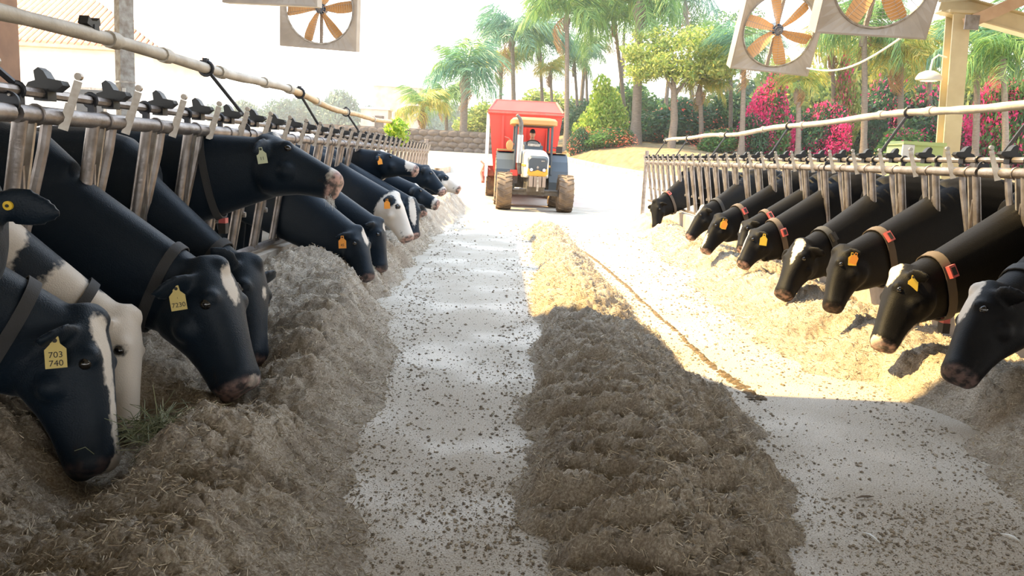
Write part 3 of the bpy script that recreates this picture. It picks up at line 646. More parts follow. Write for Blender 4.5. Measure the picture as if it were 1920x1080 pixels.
r6 = cow('black cow with two yellow tags and pink sensor, middle of right row', 'R', 11.27, (1352, 412, 10.6), (1320, 472, 10.4), tags=[(1, .10, 'yellow', None, 1.3, 0), (1, .15, 'orange_tag', None, 1.2, .3)], collar=(.78, 'strap_tan'), sensor=(A(30), 'pink'), muz=.95, white=[('h', .75, .03, .07, .2, .03, .04)])
r7 = cow('black cow with cream crown near the far end of the right row', 'R', 13.04, (1324, 395, 12.3), (1291, 446, 12.1), white=[('h', .1, 0, .1, .22, .07, .07)], muz=.95, collar=(.8, 'strap'))
r8 = cow('farthest black cow of the right row, head straight down, red collar sensor', 'R', 17.17, (1232, 380, 16.5), (1230, 428, 16.3), collar=(.75, 'strap_tan'), sensor=(A(50), 'pink'), muz=.95, dv=Vector((-.7, -.5, .3)))
# stud in the ear of the cow turned away (near ear)
def near_ear_stud():
    o, hp, a, d, lt, K = COWS[0]
    k = 1
    base = hp(.07, .085*k, .035); ed = (lt*k*.85 - a*.05 - d*.22 + Vector((0, 0, -.32))).normalized(); ed = (ed+d*.42).normalized()
    nn = (a*.75 + d*.5); nn = (nn-nn.dot(ed)*ed).normalized()
    if nn.dot(Vector((0, 0, EYE))-base) < 0: nn = -nn
    p = base+ed*.075+nn*.02
    b = MB(); b.disc((0, 0, 0), nn, .014, .012, 16); x = b.build('ear_stud', M['yellow'], o); x.location = p-o.location
    b = MB(); b.disc(nn*.007, nn, .005, .006, 10); b.build('stud_pin', M['ink'], x)
near_ear_stud()
# ================================================================ FEED
SINK = -.012
def interp(y, pts): ys_, vs = zip(*pts); return np.interp(y, ys_, vs)
def furrow(x, y, lam, skew, amp):
    ph = (y + skew*x + .10*fbm(x, y, 1.7, 2))/lam
    return amp*(np.abs(np.sin(PI*ph))**.7 - .6)
def fine(x, y):
    return .065*fbm(x, y, 3.3, 3) + .036*fbm(x+5, y, 13, 3, .6) + .026*fbm(x, y+3, 42, 3, .65)
LE = [(1, -.15), (2.3, -.25), (3.0, -.50), (4.2, -.50), (5.7, -.68), (7.4, -.84), (10.7, -.95), (15, -.95), (19.4, -.72), (22, -.6)]
def h_left(x, y):
    xe = interp(y, LE) + .16*fbm(x*0+3, y, 1.4, 3) + .05*fbm(x, y, 7, 2)
    t = (x-(XL-.05))/(xe-(XL-.05))
    c = interp(y, [(1.5, .72), (3, .66), (4, .60), (6, .66), (9, .6), (20, .5)])
    ridge = interp(y, [(1.5, .22), (2.6, .15), (3.3, .09), (4.0, .17), (5, .22), (7, .2), (9, .20), (12, .26), (19, .30)])
    h = .10 + ridge*np.exp(-((t-c)/.26)**2) + .05*(1-t)
    h = h + .32*np.exp(-(((x+1.75)/.36)**2+((y-7.0)/.75)**2)) + .10*np.exp(-(((x+1.2)/.25)**2+((y-3.0)/.4)**2))
    h = h + .24*sstep(.42, .0, t)*sstep(7, 5.5, y)
    edge = sstep(1.0, .62, t)
    h = h*edge + edge*(fine(x, y)*1.15 + furrow(x, y, .34, .55, .055)*sstep(.25, .5, t))
    for n in FEED_NOSE_L: h = h - .17*np.exp(-((x-n[0]-.05)**2/(2*.15**2)+(y-n[1]+.08)**2/(2*.24**2)))*(.0+1.0)
    return np.where(t > 1.0, -.03, np.maximum(h, .02*edge)) + SINK
WC = [(1.5, .56), (2.5, .64), (3.3, .74), (4.2, .78), (6, .76), (9.5, .84), (12, .84), (15.3, .82)]
WW = [(1.5, .42), (2.5, .50), (3.2, .60), (4.2, .66), (6, .56), (9, .50), (12, .44), (15.3, .42)]
def h_wind(x, y):
    xc = interp(y, WC)+.06*fbm(x*0+9, y, 1.1, 2); w = interp(y, WW)*(1+.25*fbm(x*0, y+4, 2.3, 3)) + .06*fbm(x, y, 6, 2)
    u = np.abs(x-xc)/w; e = np.clip(1-u, 0, 1)
    H = interp(y, [(1.5, .20), (2.6, .27), (4, .33), (6, .30), (9, .22), (13, .16), (14.6, .26), (15.6, .05)])
    h = H*(e**.8)*(1.0+.25*fbm(x, y, 2, 2))
    s = sstep(0, .35, e)*sstep(15.9, 15.2, y+.3*fbm(x, y, 2, 2))
    h = h*s + s*(fine(x, y)*1.1 + furrow(x, y, .24, np.where(x < xc, 1.0, -.8), np.where(x < xc, .11, .06))*sstep(.1, .5, e)*sstep(1.0, .8, e))
    return np.where(u > 1, -.03, np.maximum(h, .01*s)) + SINK
RE = [(1, 2.15), (3.1, 2.2), (3.7, 2.32), (4.6, 2.42), (5.4, 2.0), (7.1, 2.02), (9, 2.2), (11.5, 2.38), (15, 2.6), (18.4, 2.8), (20, 3.1)]
def h_right(x, y):
    xe = interp(y, RE) + .22*fbm(x*0+13, y, 1.2, 3) + .07*fbm(x, y, 6, 2); xb = XR+.08
    t = (xb-x)/(xb-xe)
    H = interp(y, [(1, .2), (4, .22), (6, .2), (9, .21), (13, .19), (18, .2), (20, .1)])
    h = H*(.55+.6*np.exp(-((t-.5)/.35)**2)) + .14*fbm(x, y, 1.6, 2)
    edge = sstep(1.0, .55, t)*sstep(20.5, 19, y)
    h = np.maximum(h, .03)*edge + edge*fine(x, y)*1.1
    for n in FEED_NOSE_R: h = h - .10*np.exp(-((x-n[0])**2+(y-n[1])**2)/(2*.15**2))
    return np.where(t > 1, -.03, np.maximum(h, .012*edge)) + SINK
FEED_NOSE_L = []; FEED_NOSE_R = []
for o, hp, a, d, lt, K in COWS:
    n = hp(1.0, 0, 0)
    if n.z < .5: (FEED_NOSE_L if n.x < 0 else FEED_NOSE_R).append((n.x, n.y))
def heap(name, fn, x0, x1, y0, y1, nx, ny, label):
    ys_ = y0*(y1/y0)**np.linspace(0, 1, ny); xs_ = np.linspace(x0, x1, nx)
    X, Y = np.meshgrid(xs_, ys_); X = X + (RNG.random(X.shape)-.5)*.5*(x1-x0)/nx
    Z = fn(X, Y); vis = Z > SINK-.01
    ix = np.arange(X.size).reshape(X.shape)
    q = np.stack([ix[:-1, :-1], ix[:-1, 1:], ix[1:, 1:], ix[1:, :-1]], -1).reshape(-1, 4)
    keep = vis.ravel()[q].any(1); q = q[keep]; used = np.unique(q); mp = np.full(X.size, -1); mp[used] = np.arange(len(used))
    V = np.stack([X, Y, Z], -1).reshape(-1, 3)[used]
    o = link(name, npmesh(name, V, mp[q], M['feed'], True)); tag(o, label, 'feed', None, 'stuff'); return o
fl = heap('feed_heap', h_left, XL-.09, -.05, 1.55, 21.0, 170, 560, 'long brown heap of chopped feed along the left barrier kerb')
fw = heap('feed_windrow', h_wind, .0, 1.55, 1.6, 16, 165, 560, 'long brown feed windrow running down the middle of the alley')
fr_ = heap('feed_heap', h_right, 1.85, XR+.09, 2.2, 20.5, 150, 480, 'sunlit golden feed heap along the right barrier kerb')
# chopped stalks lying on the heaps: thin three-sided blades
def stalks(name, fn, xr, yr, N, parent, m, lmin=.015, lmax=.06, rad=.0011, seed=1, tilt=.45):
    g = np.random.default_rng(seed); y = yr[0]*(yr[1]/yr[0])**g.random(N); x = xr[0]+(xr[1]-xr[0])*g.random(N)
    z = fn(x, y); k = z > SINK+.004; x, y, z = x[k], y[k], z[k]; n = len(x)
    L = (lmin+(lmax-lmin)*g.random(n)**2.2)*(.7+.12*y); th = g.random(n)*2*PI; ti = g.normal(size=n)*tilt
    ax = np.stack([np.cos(th)*np.cos(ti), np.sin(th)*np.cos(ti), np.abs(np.sin(ti))], -1)
    c = np.stack([x, y, z+.004], -1); r = rad*(.7+.8*g.random(n))*(.8+.10*y)
    s = np.cross(ax, [0, 0, 1.]); s /= np.linalg.norm(s, axis=1)[:, None]+1e-9; t = np.cross(s, ax)
    a = c - ax*L[:, None]/2*.6; b = c + ax*L[:, None]/2
    ring = []
    for e in (a, b):
        for q in range(3):
            an = 2*PI*q/3; ring.append(e + (s*math.cos(an)+t*math.sin(an))*r[:, None])
    v = np.stack(ring, 1).reshape(-1, 3); o_ = np.arange(n)[:, None]*6
    f = np.concatenate([o_+np.array([[q, (q+1) % 3, 3+(q+1) % 3, 3+q]]) for q in range(3)], 0)
    return stuff(link(name, npmesh(name, v, f, m), parent))
stalks('chopped_stalks', h_left, (XL, -.1), (1.7, 14), 28000, fl, M['straw'], seed=1)
stalks('chopped_stalks', h_wind, (0, 1.5), (1.7, 15), 28000, fw, M['straw'], seed=2)
stalks('chopped_stalks', h_right, (1.95, XR), (2.4, 15), 18000, fr_, M['straw'], seed=3)
# tuft of greenish hay by the near cows
hy = empty('hay_tuft', (-1.33, 3.12, .12)); tag(hy, 'tuft of grey-green hay on the left feed heap beside the nearest cow muzzle', 'hay')
hz = h_left(np.array([-1.33]), np.array([3.12]))[0]; hy.location.z = hz+.02; hy.scale = (1.35, 1.35, 1.35)
b = MB(); rr = random.Random(9)
for i in range(260):
    an = rr.random()*2*PI; r0 = abs(rr.gauss(0, .07)); p = Vector((r0*math.cos(an), r0*1.1*math.sin(an), .0+.05*rr.random()))
    dr = Vector((rr.gauss(0, 1), rr.gauss(0, 1), rr.uniform(-.1, .7))).normalized(); L_ = rr.uniform(.06, .17)
    b.tube([p, p+dr*L_*.5+Vector((0, 0, .012)), p+dr*L_+Vector((0, 0, -.01))], [.0015, .0014, .0008], 3)
stuff(b.build('stems', M['hay'], hy))
# crumbs and dropped stalks on the concrete
def crumbs():
    g = np.random.default_rng(5); N = 52000
    y = 1.7*(17/1.7)**g.random(N); x = -.95 + 3.5*g.random(N)
    dens = .10 + .8*np.exp(-((x-interp(y, LE))/.28)**2) + .9*np.exp(-((np.abs(x-interp(y, WC))-interp(y, WW))/.2)**2) + .30*(fbm(x, y, 1.6, 3) > .08) + .8*np.exp(-((x-interp(y, RE))/.35)**2) + .5*(y < 3.2)
    k = g.random(N) < dens*np.clip(1.25-.075*y, .25, 1); x, y = x[k], y[k]
    N2 = 26000; y2 = 1.7*(3.9/1.7)**g.random(N2); x2 = -.6+3.0*g.random(N2)
    k = g.random(N2) < np.clip(.25+2.2*fbm(x2, y2, 2.6, 4), .06, .9)*sstep(3.9, 2.6, y2); x = np.r_[x, x2[k]]; y = np.r_[y, y2[k]]; n = len(x)
    r = (.0018+.0055*g.random(n)**5)*(.75+.14*y)
    o8 = np.array([(1, 0, 0), (-1, 0, 0), (0, 1, 0), (0, -1, 0), (0, 0, 1), (0, 0, -1)], float)
    v = o8[None]*r[:, None, None]*(.6+.8*g.random((n, 6, 1)))*np.array([1.2, 1.1, .7]); v[:, :, 0] += x[:, None]; v[:, :, 1] += y[:, None]; v[:, :, 2] += (r*.4)[:, None]
    F = np.array([(0, 2, 4), (2, 1, 4), (1, 3, 4), (3, 0, 4), (2, 0, 5), (1, 2, 5), (3, 1, 5), (0, 3, 5)])
    f = (F[None]+np.arange(n)[:, None, None]*6).reshape(-1, 3)
    o = link('feed_crumbs', npmesh('feed_crumbs', v.reshape(-1, 3), f, M['crumb'])); tag(o, 'scattered dark feed crumbs over the pale concrete alley', 'crumbs', None, 'stuff'); return o
fc = crumbs()
flat0 = lambda x, y: np.full_like(x, SINK+.006)
stalks('dropped_stalks', flat0, (-.8, 2.4), (1.7, 12), 5200, fc, M['straw'], .012, .045, .0010, 6, .12)
# thin dark strip standing in for a cast line shadow in the sunlit lane
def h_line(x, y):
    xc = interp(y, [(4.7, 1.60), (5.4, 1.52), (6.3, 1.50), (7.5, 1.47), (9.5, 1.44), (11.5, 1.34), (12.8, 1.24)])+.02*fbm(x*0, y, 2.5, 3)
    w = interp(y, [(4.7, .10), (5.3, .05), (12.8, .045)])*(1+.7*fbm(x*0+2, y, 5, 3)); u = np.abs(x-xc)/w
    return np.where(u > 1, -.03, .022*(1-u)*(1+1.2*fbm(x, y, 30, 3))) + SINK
_fm = M['feed']
ln = heap('shadow_strip', h_line, 1.05, 1.8, 4.6, 12.9, 90, 700, 'thin dark meandering strip standing for a cast shadow in the sunlit lane')
ln.data.materials[0] = M['shadow_line']
# single long straws in the foreground
for i, (px, py, ang, L_, lab) in enumerate([(1632, 1010, 1.9, .09, 'pale broad straw lying on the concrete at the lower right'), (1893, 1010, 2.2, .07, 'pale straw lying at the right edge of the concrete'),
        (1622, 935, .25, .09, 'dark flat twig on the concrete right of the windrow')]):
    d_ = ray(px, py); t = -EYE/d_.z; p = Vector((0, 0, EYE))+d_*t
    b = MB(); a = Vector((math.cos(ang), math.sin(ang), 0)); b.tube([-a*L_*.5, -a*L_*.2+Vector((0, 0, .006)), a*L_*.15+Vector((.006, 0, .004)), a*L_*.5], [.002, .005, .005, .001], 5)
    q = b.build('straw' if i < 2 else 'twig', M['white_cable'] if i < 2 else M['bark']); q.location = p+Vector((0, 0, .006)); tag(q, lab, 'straw' if i < 2 else 'twig')
# ================================================================ FANS
def fan(label, c, S, pitch, roll, yaw, blade0, strut=True):
    r = empty('barn_fan', c, (0, 0, 0)); r.rotation_euler = (Matrix.Rotation(yaw, 3, 'Z') @ Matrix.Rotation(roll, 3, 'Y') @ Matrix.Rotation(pitch, 3, 'X')).to_euler()
    tag(r, label, 'fan', 'box fans hung over the barriers')
    h = S/2; R_ = h*.90; dep = .26*S/1.4; n = 48
    b = MB()                                              # front plate with a round mouth, and four box sides
    def sq(t):
        cx, sy = math.cos(t), math.sin(t); k = h/max(abs(cx), abs(sy)); return cx*k, sy*k
    for y0, y1 in ((-dep/2, -dep/2+.02),):
        A0 = [Vector((R_*math.cos(2*PI*i/n), y0, R_*math.sin(2*PI*i/n))) for i in range(n)]; B0 = [Vector((sq(2*PI*i/n)[0], y0, sq(2*PI*i/n)[1])) for i in range(n)]
        A1 = [p+Vector((0, .05, 0)) for p in A0]; B1 = [p+Vector((0, y1-y0, 0)) for p in B0]
        # plate is dished inwards
        b.rings([B1, B0, A1, [p+Vector((0, .015, 0)) for p in A1]], cap=False); b.rings([B1, [p+Vector((0, .015, 0)) for p in A1]], cap=False)
    for k in (-1, 1):
        b.box((k*(h+.01), 0, 0), (.022, dep, S+.04)); b.box((0, 0, k*(h+.01)), (S, dep, .022))
    b.build('housing', M['fan_box'], r, False)
    b = MB(); b.torus((0, -dep/2+.05, 0), (0, 1, 0), R_, .016, 48, 6); b.build('mouth_ring', M['galv_light'], r)
    b = MB(); b.disc((0, .0, 0), (0, 1, 0), .075*S/1.4, .12, 16); hb = b.build('hub', M['fan_hub'], r)
    bm_ = MB(); rs = []                                   # one twisted blade along +x
    for s in np.linspace(0, 1, 9):
        x = (.06+.56*s)*S/1.4; ch = (.085+.14*math.sin(min(1, s*1.25)*PI*.62))*S/1.4*(1 if s < .97 else .8); tw = .85-.5*s; sw = .06*s*s*S
        le, te = Vector((0, -math.sin(tw), math.cos(tw)))*ch*.62, -Vector((0, -math.sin(tw), math.cos(tw)))*ch*.38
        nr_ = Vector((0, math.cos(tw), math.sin(tw))); o_ = Vector((x, .0, sw)); ring = []
        for q in range(6): ring.append(o_+le+(te-le)*q/5+nr_*(.016*math.sin(PI*q/5)+.004))
        for q in range(5, -1, -1): ring.append(o_+le+(te-le)*q/5+nr_*(.016*math.sin(PI*q/5)-.004))
        rs.append(ring)
    bm_.rings(rs); bme = bm_.mesh('blade', M['fan_blade'])
    for k in range(6):
        q = link('blade', bme, r); q.rotation_euler = (0, blade0+k*PI/3, 0)
    b = MB()                                              # wire guard
    for k in range(1, 15): b.torus((0, -dep/2+.03-.0015*k, 0), (0, 1, 0), R_*k/14.5, .0022, 32, 4)
    for k in range(8): t = PI*k/8+.2; e = Vector((math.cos(t), 0, math.sin(t)))*R_; b.tube([e+Vector((0, -dep/2+.03, 0)), -e+Vector((0, -dep/2+.03, 0))], .003, 4)
    stuff(b.build('guard', M['wire'], r))
    b = MB(); b.box((.0, dep*.32, 0), (.05, .04, S*.99)); b.build('motor_strut', M['fan_box'], r, False)
    b = MB(); b.disc((.0, dep*.30, -.0), (0, 1, 0), .09, .16, 14); b.build('motor', M['fan_hub'], r)
    for k in (-1, 1):
        b = MB(); b.tube([Vector((k*h*.9, 0, h)), Vector((k*h*.9, 0, h+.9))], .015, 6); q = b.build('hanger', M['galv'], r)
    return r
fan('single tan-bladed box fan hanging over the left barrier, lower one', P(601, 16, 14.4), 1.30, A(6), A(2.0), A(-4), .03)
fan('grey box fan over the left barrier whose lower edge only just shows', P(508, -86, 11.0), 1.22, A(6), A(0), A(-3), .3)
fan('tilted tan-bladed box fan over the right barrier, smaller and left of the two', P(1458, 56, 13.0), 1.24, A(20), A(2.5), A(3), .35)
fan('large tan-bladed box fan cut by the top edge over the right barrier', P(1655, -48, 9.6), 1.30, A(20), A(0), A(2), 1.12)
# ================================================================ TRACTOR, DRIVER, FEED WAGON
def wheel(parent, name, c, R_, w, lugs=20, steer=0):
    r = link(name, None, parent); r.location = c; r.rotation_euler = (0, 0, steer)
    prof = [(.55, -.42), (.72, -.50), (.90, -.49), (.96, -.40), (.965, 0), (.96, .40), (.90, .49), (.72, .50), (.55, .42)]
    n = 36; rs = []
    for i in range(n):
        t = 2*PI*i/n; rs.append([Vector((x*w, math.cos(t)*k*R_, math.sin(t)*k*R_)) for k, x in prof])
    b = MB(); b.rings(rs, closed=True, cap=False); b.build('tyre', M['tyre'], r)
    b = MB()
    for i in range(lugs):
        for s in (-1, 1):
            t = 2*PI*(i+.25*s)/lugs
            q = []
            for x, dt in ((.03, .10), (.27, .02), (.50, -.07)):
                for k in (.93, 1.0):
                    for e in (-.03, .03):
                        tt = t+dt+e; q.append(Vector((s*x*w, math.cos(tt)*k*R_*(.985 if x > .4 else 1), math.sin(tt)*k*R_*(.985 if x > .4 else 1))))
            b.add(q, [(0, 1, 5, 4), (4, 5, 9, 8), (2, 6, 7, 3), (6, 10, 11, 7), (0, 4, 6, 2), (4, 8, 10, 6), (1, 3, 7, 5), (5, 7, 11, 9), (0, 2, 3, 1), (8, 9, 11, 10)])
    stuff(b.build('tread_lugs', M['tyre'], r, False))
    b = MB()
    for s in (-1, 1): b.tube([Vector((s*w*.30, 0, 0)), Vector((s*w*.42, 0, 0))], [R_*.30, R_*.56], 24)
    b.disc((0, 0, 0), (1, 0, 0), R_*.57, w*.5, 24); b.build('rim', M['rim_grey'], r)
    b = MB()
    for k in range(8):
        t = 2*PI*k/8
        for s in (-1, 1): b.disc((s*w*.36, R_*.18*math.cos(t), R_*.18*math.sin(t)), (1, 0, 0), R_*.028, w*.2, 6)
    b.disc((0, 0, 0), (1, 0, 0), R_*.13, w*.95, 12); b.build('hub', M['chassis'], r)
    return r
TX, TY = .86, 21.6
T = empty('tractor', (TX, TY, 0), (0, 0, A(2))); tag(T, 'small orange and grey tractor with open canopy driving up the alley', 'tractor')
for k in (-1, 1):
    wheel(T, 'front_wheel', (k*.82, 0, .50), .50, .40, 18, 0); wheel(T, 'rear_wheel', (k*.80, 2.05, .72), .72, .46, 20)
def rrect(w, z0, z1, y, r=.12, n=5):
    p = []
    for cx, cz, a0 in ((w/2-r, z1-r, 0), (-w/2+r, z1-r, 90), (-w/2+.03, z0+.03, 180), (w/2-.03, z0+.03, 270)):
        rr_ = r if a0 < 180 else .03
        for i in range(n): t = A(a0+90*i/(n-1)); p.append(Vector((cx+rr_*math.cos(t), y, cz+rr_*math.sin(t))))
    return p
b = MB(); b.rings([rrect(.50, .95, 1.34, -.66, .10), rrect(.58, .90, 1.44, -.60), rrect(.63, .88, 1.52, -.3), rrect(.65, .86, 1.60, .4), rrect(.66, .85, 1.63, 1.0), rrect(.64, .86, 1.64, 1.25)]); b.build('hood', M['hood_white'], T)
b = MB(); b.rings([rrect(.47, 1.06, 1.40, -.69, .09), rrect(.54, 1.02, 1.46, -.62, .1)]); g_ = b.build('grille', M['slate'], T)
b = MB(); b.prism([(-.27, 0), (-.25, .14), (-.10, .06), (0, .10), (.10, .06), (.25, .14), (.27, 0), (.2, -.06), (-.2, -.06)], (0, 1, 0), (1, 0, 0), (0, 0, 1), (0, -.68, 1.0), .07); b.build('nose_band', M['t_orange'], T, False)
for k in (-1, 1):
    b = MB(); b.disc((k*.165, -.71, 1.10), (0, 1, 0), .052, .05, 16); q = b.build('headlight', M['slate'], T)
    b = MB(); b.disc((k*.165, -.738, 1.10), (0, 1, 0), .040, .012, 16); b.build('lens', M['lamp_glass'], q)
b = MB(); b.prism([(-.03, .0), (0, .035), (.03, 0), (.02, -.035), (-.02, -.035)], (0, 1, 0), (1, 0, 0), (0, 0, 1), (0, -.70, 1.17), .02); b.build('nose_badge', M['galv_light'], T, False)
b = MB(); b.box((.13, -.696, 1.33), (.09, .012, .022)); b.build('side_badge', M['galv_light'], T, False)
for k in (-1, 1):
    b = MB(); b.box((k*.32, .2, 1.2), (.03, 1.5, .05)); b.build('side_trim', M['t_orange'], T, False)
b = MB(); b.box((0, -.45, .80), (.44, .5, .26)); b.box((0, -.72, .82), (.38, .1, .22)); b.build('front_bracket', M['chassis'], T, False)
for i in range(4):
    b = MB(); b.box((-.165+.11*i, -.82, .80), (.085, .12, .27)); b.build('front_weight', M['rim_grey'], T, False)
b = MB(); b.box((0, -.88, .74), (.05, .1, .36)); b.build('tow_pin', M['galv_light'], T, False)
b = MB(); b.box((0, 0, .50), (1.28, .18, .16)); b.tube([(-.6, -.16, .55), (.6, -.16, .55)], .028, 8); b.tube([(-.05, -.2, .58), (-.42, -.16, .57)], .035, 8); b.build('front_axle', M['chassis'], T, False)
b = MB(); b.box((0, .9, .72), (.46, 2.6, .40)); b.box((0, 1.9, .72), (1.1, .35, .35)); b.build('transmission', M['chassis'], T, False)
for k in (-1, 1):                                                   # rear fenders: arched slabs
    rs = []
    for i in range(11):
        t = A(200-22*i); y = 2.05+.84*math.cos(t); z = .72+.84*math.sin(t)
        rs.append([Vector((k*.48, y, z)), Vector((k*1.02, y, z)), Vector((k*1.02, y*.985+.03, z-.035)), Vector((k*.48, y*.985+.03, z-.035))])
    b = MB(); b.rings(rs); q = b.build('fender', M['slate'], T, False)
    b = MB(); b.box((k*.49, 1.95, 1.15), (.03, 1.2, .7)); b.build('inner_panel', M['slate'], q, False)
    b = MB(); b.box((k*.74, 2.05, 1.60), (.52, .5, .05)); b.build('fender_top', M['canopy'], q, False)
b = MB(); b.tube([(-.40, .35, .95), (-.43, .35, 1.15), (-.43, .35, 2.30), (-.47, .33, 2.42), (-.56, .30, 2.52)], [.05, .065, .06, .05, .04], 12); q = b.build('exhaust_stack', M['chassis'], T)
b = MB(); b.tube([(-.43, .35, 1.25), (-.43, .35, 2.0)], .085, 14); b.build('heat_shield', M['chrome'], q)
for k in (-1, 1):
    for y in (1.25, 2.45):
        b = MB(); b.tube([(k*.52, y, .95), (k*.50, y, 2.32)], .035, 8); b.build('canopy_post', M['slate'], T)
rs = []
for z, w, l in ((2.30, .58, .70), (2.33, .66, .80), (2.44, .66, .80), (2.50, .60, .74), (2.52, .48, .6)):
    rs.append([Vector((w*math.copysign(abs(math.cos(2*PI*i/24))**.4, math.cos(2*PI*i/24)), 1.85+l*math.copysign(abs(math.sin(2*PI*i/24))**.4, math.sin(2*PI*i/24)), z)) for i in range(24)])
b = MB(); b.rings(rs); b.build('canopy', M['canopy'], T)
b = MB(); b.box((0, 1.85, 2.295), (1.0, 1.3, .02)); b.build('canopy_lining', M['slate'], T, False)
b = MB(); b.box((0, 1.30, 1.50), (.52, .20, .5)); q = b.build('dashboard', M['slate'], T, False)
b = MB(); b.box((0, 1.20, 1.76), (.34, .04, .07)); b.build('dash_panel', M['galv_light'], q, False)
b = MB(); b.torus((0, 1.52, 1.80), (0, -.55, .83), .185, .016, 24, 6); sw = b.build('steering_wheel', M['ink'], T)
b = MB(); b.tube([(0, 1.32, 1.52), (0, 1.52, 1.80)], .03, 8); b.tube([(-.18, 1.52, 1.80), (.18, 1.52, 1.80)], .012, 6); b.build('steering_column', M['ink'], sw)
b = MB(); b.box((0, 2.08, 1.27), (.48, .46, .10)); b.box((0, 2.30, 1.50), (.46, .09, .42)); b.build('seat', M['ink'], T, False)
b = MB(); b.tube([(-.5, 1.28, 1.7), (-.72, 1.2, 1.92), (-.83, 1.2, 1.95)], .016, 6); q = b.build('mirror_arm', M['red_dark'], T)
b = MB(); b.ball((-.68, 1.18, 1.72), (.10, .03, .15), 14, 8); b.build('mirror', M['canopy'], q)
b = MB(); b.box((.72, 1.2, 1.66), (.17, .05, .19)); q = b.build('mirror', M['ink'], T, False)
b = MB(); b.tube([(.52, 1.26, 1.72), (.7, 1.22, 1.7)], .014, 6); b.build('mirror_arm', M['slate'], q)
b = MB(); b.box((-.58, .75, .85), (.26, .5, .32)); b.build('tool_box', M['chassis'], T, False)
b = MB(); b.box((-.56, .38, .98), (.2, .06, .16)); b.build('warning_plate', M['red'], T, False)
# driver
def person():
    b = MB(); O = Vector((0, 0, 0))
    X_, Y_, Z_ = Vector((1, 0, 0)), Vector((0, 1, 0)), Vector((0, 0, 1))
    b.rings([oval(Vector((0, y, z)), X_, -Y_, w, d_, d_, 18, .9) for z, y, w, d_ in ((-.06, .02, .16, .12), (.02, .02, .185, .135), (.15, .01, .175, .12), (.30, -.01, .19, .125), (.42, -.02, .205, .12), (.50, -.02, .17, .10), (.545, -.02, .075, .065), (.62, -.03, .058, .058))])
    H = Vector((0, -.05, .73))
    b.rings([oval(H+Z_*z+Y_*y, X_, -Y_, w, d_, d_, 18, 1) for z, y, w, d_ in ((-.12, -.015, .035, .05), (-.10, -.02, .052, .068), (-.04, -.01, .068, .085), (.02, 0, .075, .095), (.07, .005, .072, .092), (.11, .01, .05, .065), (.13, .01, .02, .03))])
    b.ball(H+Vector((0, -.098, -.02)), (.014, .022, .024), 8, 6); b.ball(H+Vector((0, -.085, -.063)), (.026, .012, .008), 8, 5)
    for k in (-1, 1):
        b.ball(H+Vector((k*.077, .01, -.015)), (.012, .022, .032), 8, 6)
        sh = Vector((k*.20, -.02, .44)); el = Vector((k*.27, -.22, .22)); wr = Vector((k*.175, -.46, .30))
        b.tube([sh, (sh+el)/2, el], [.062, .054, .046], 12); b.ball(sh, .066, 10, 7); b.ball(el, .047, 10, 7)
        b.tube([el, (el+wr)/2, wr], [.046, .040, .028], 12)
        ha = wr+Vector((-k*.01, -.06, .02)); b.ball((wr+ha)/2, (.036, .055, .022), 10, 7)
        for i in range(4):
            s0 = ha+Vector((k*(.030-.020*i), -.0, .004)); L_ = (.9, 1.05, 1, .78)[i]
            b.tube([s0, s0+Vector((0, -.035*L_, .008)), s0+Vector((0, -.05*L_, -.018)), s0+Vector((0, -.035*L_, -.04))], [.011, .0105, .010, .009], 8)
        s0 = wr+Vector((-k*.03, -.03, .01)); b.tube([s0, s0+Vector((-k*.012, -.03, 0)), s0+Vector((-k*.006, -.055, -.022))], [.013, .011, .009], 8)
        hp_ = Vector((k*.10, 0, -.02)); kn = Vector((k*.17, -.44, .02)); an = Vector((k*.17, -.50, -.42))
        b.tube([hp_, (hp_+kn)/2, kn], [.092, .08, .062], 12); b.ball(kn, .063, 10, 7); b.tube([kn, (kn+an)/2, an], [.06, .052, .038], 12)
        b.tube([an, an+Vector((0, 0, -.06)), an+Vector((0, -.07, -.075)), an+Vector((0, -.16, -.085))], [.04, .045, .042, .025], 10)
    me = remesh(b, .010, 2); me.materials.clear(); me.materials.append(M['skin']); me.materials.append(M['shirt']); me.materials.append(M['trousers'])
    n = len(me.polygons); c = np.empty(n*3, np.float32); me.polygons.foreach_get('center', c); c = c.reshape(-1, 3)
    wrist = (c[:, 1] < -.42) & (c[:, 2] > .2)
    mi = np.where(c[:, 2] > .545, 0, np.where(wrist, 0, np.where(c[:, 2] > .10, 1, np.where((np.abs(c[:, 0]) < .2) & (c[:, 1] > -.15) & (c[:, 2] > .0), 1, 2))))
    me.polygons.foreach_set('material_index', mi.astype(np.int32)); me.name = 'person'
    o = link('person', me)
    H = Vector((0, -.05, .73)); b = MB()
    b.rings([oval(H+Z_*z+Y_*y, X_, -Y_, w, d_, d_, 18, 1) for z, y, w, d_ in ((.025, 0, .081, .101), (.07, .005, .080, .10), (.115, .01, .062, .078), (.14, .01, .03, .04))])
    cp = b.build('cap', M['cap'], o)
    b = MB(); b.rings([[H+Vector((x*.075, -.085-.075*(1-x*x), .030-.012*(1-x*x)+dz)) for x in np.linspace(-1, 1, 9)]+[H+Vector((x*.075, -.05, .035+dz)) for x in np.linspace(1, -1, 9)] for dz in (0, .008)]); b.build('cap_peak', M['cap'], cp)
    for k in (-1, 1):
        b = MB(); b.ball(H+Vector((k*.03, -.086, .0)), (.012, .008, .007), 8, 6); b.build('eye', M['eye'], o)
    return o
pm = person(); pm.location = T.matrix_basis @ Vector((0, 2.02, 1.36)); pm.rotation_euler = (0, 0, A(2)); tag(pm, 'person in dark cap and grey shirt seated at the tractor steering wheel', 'person')
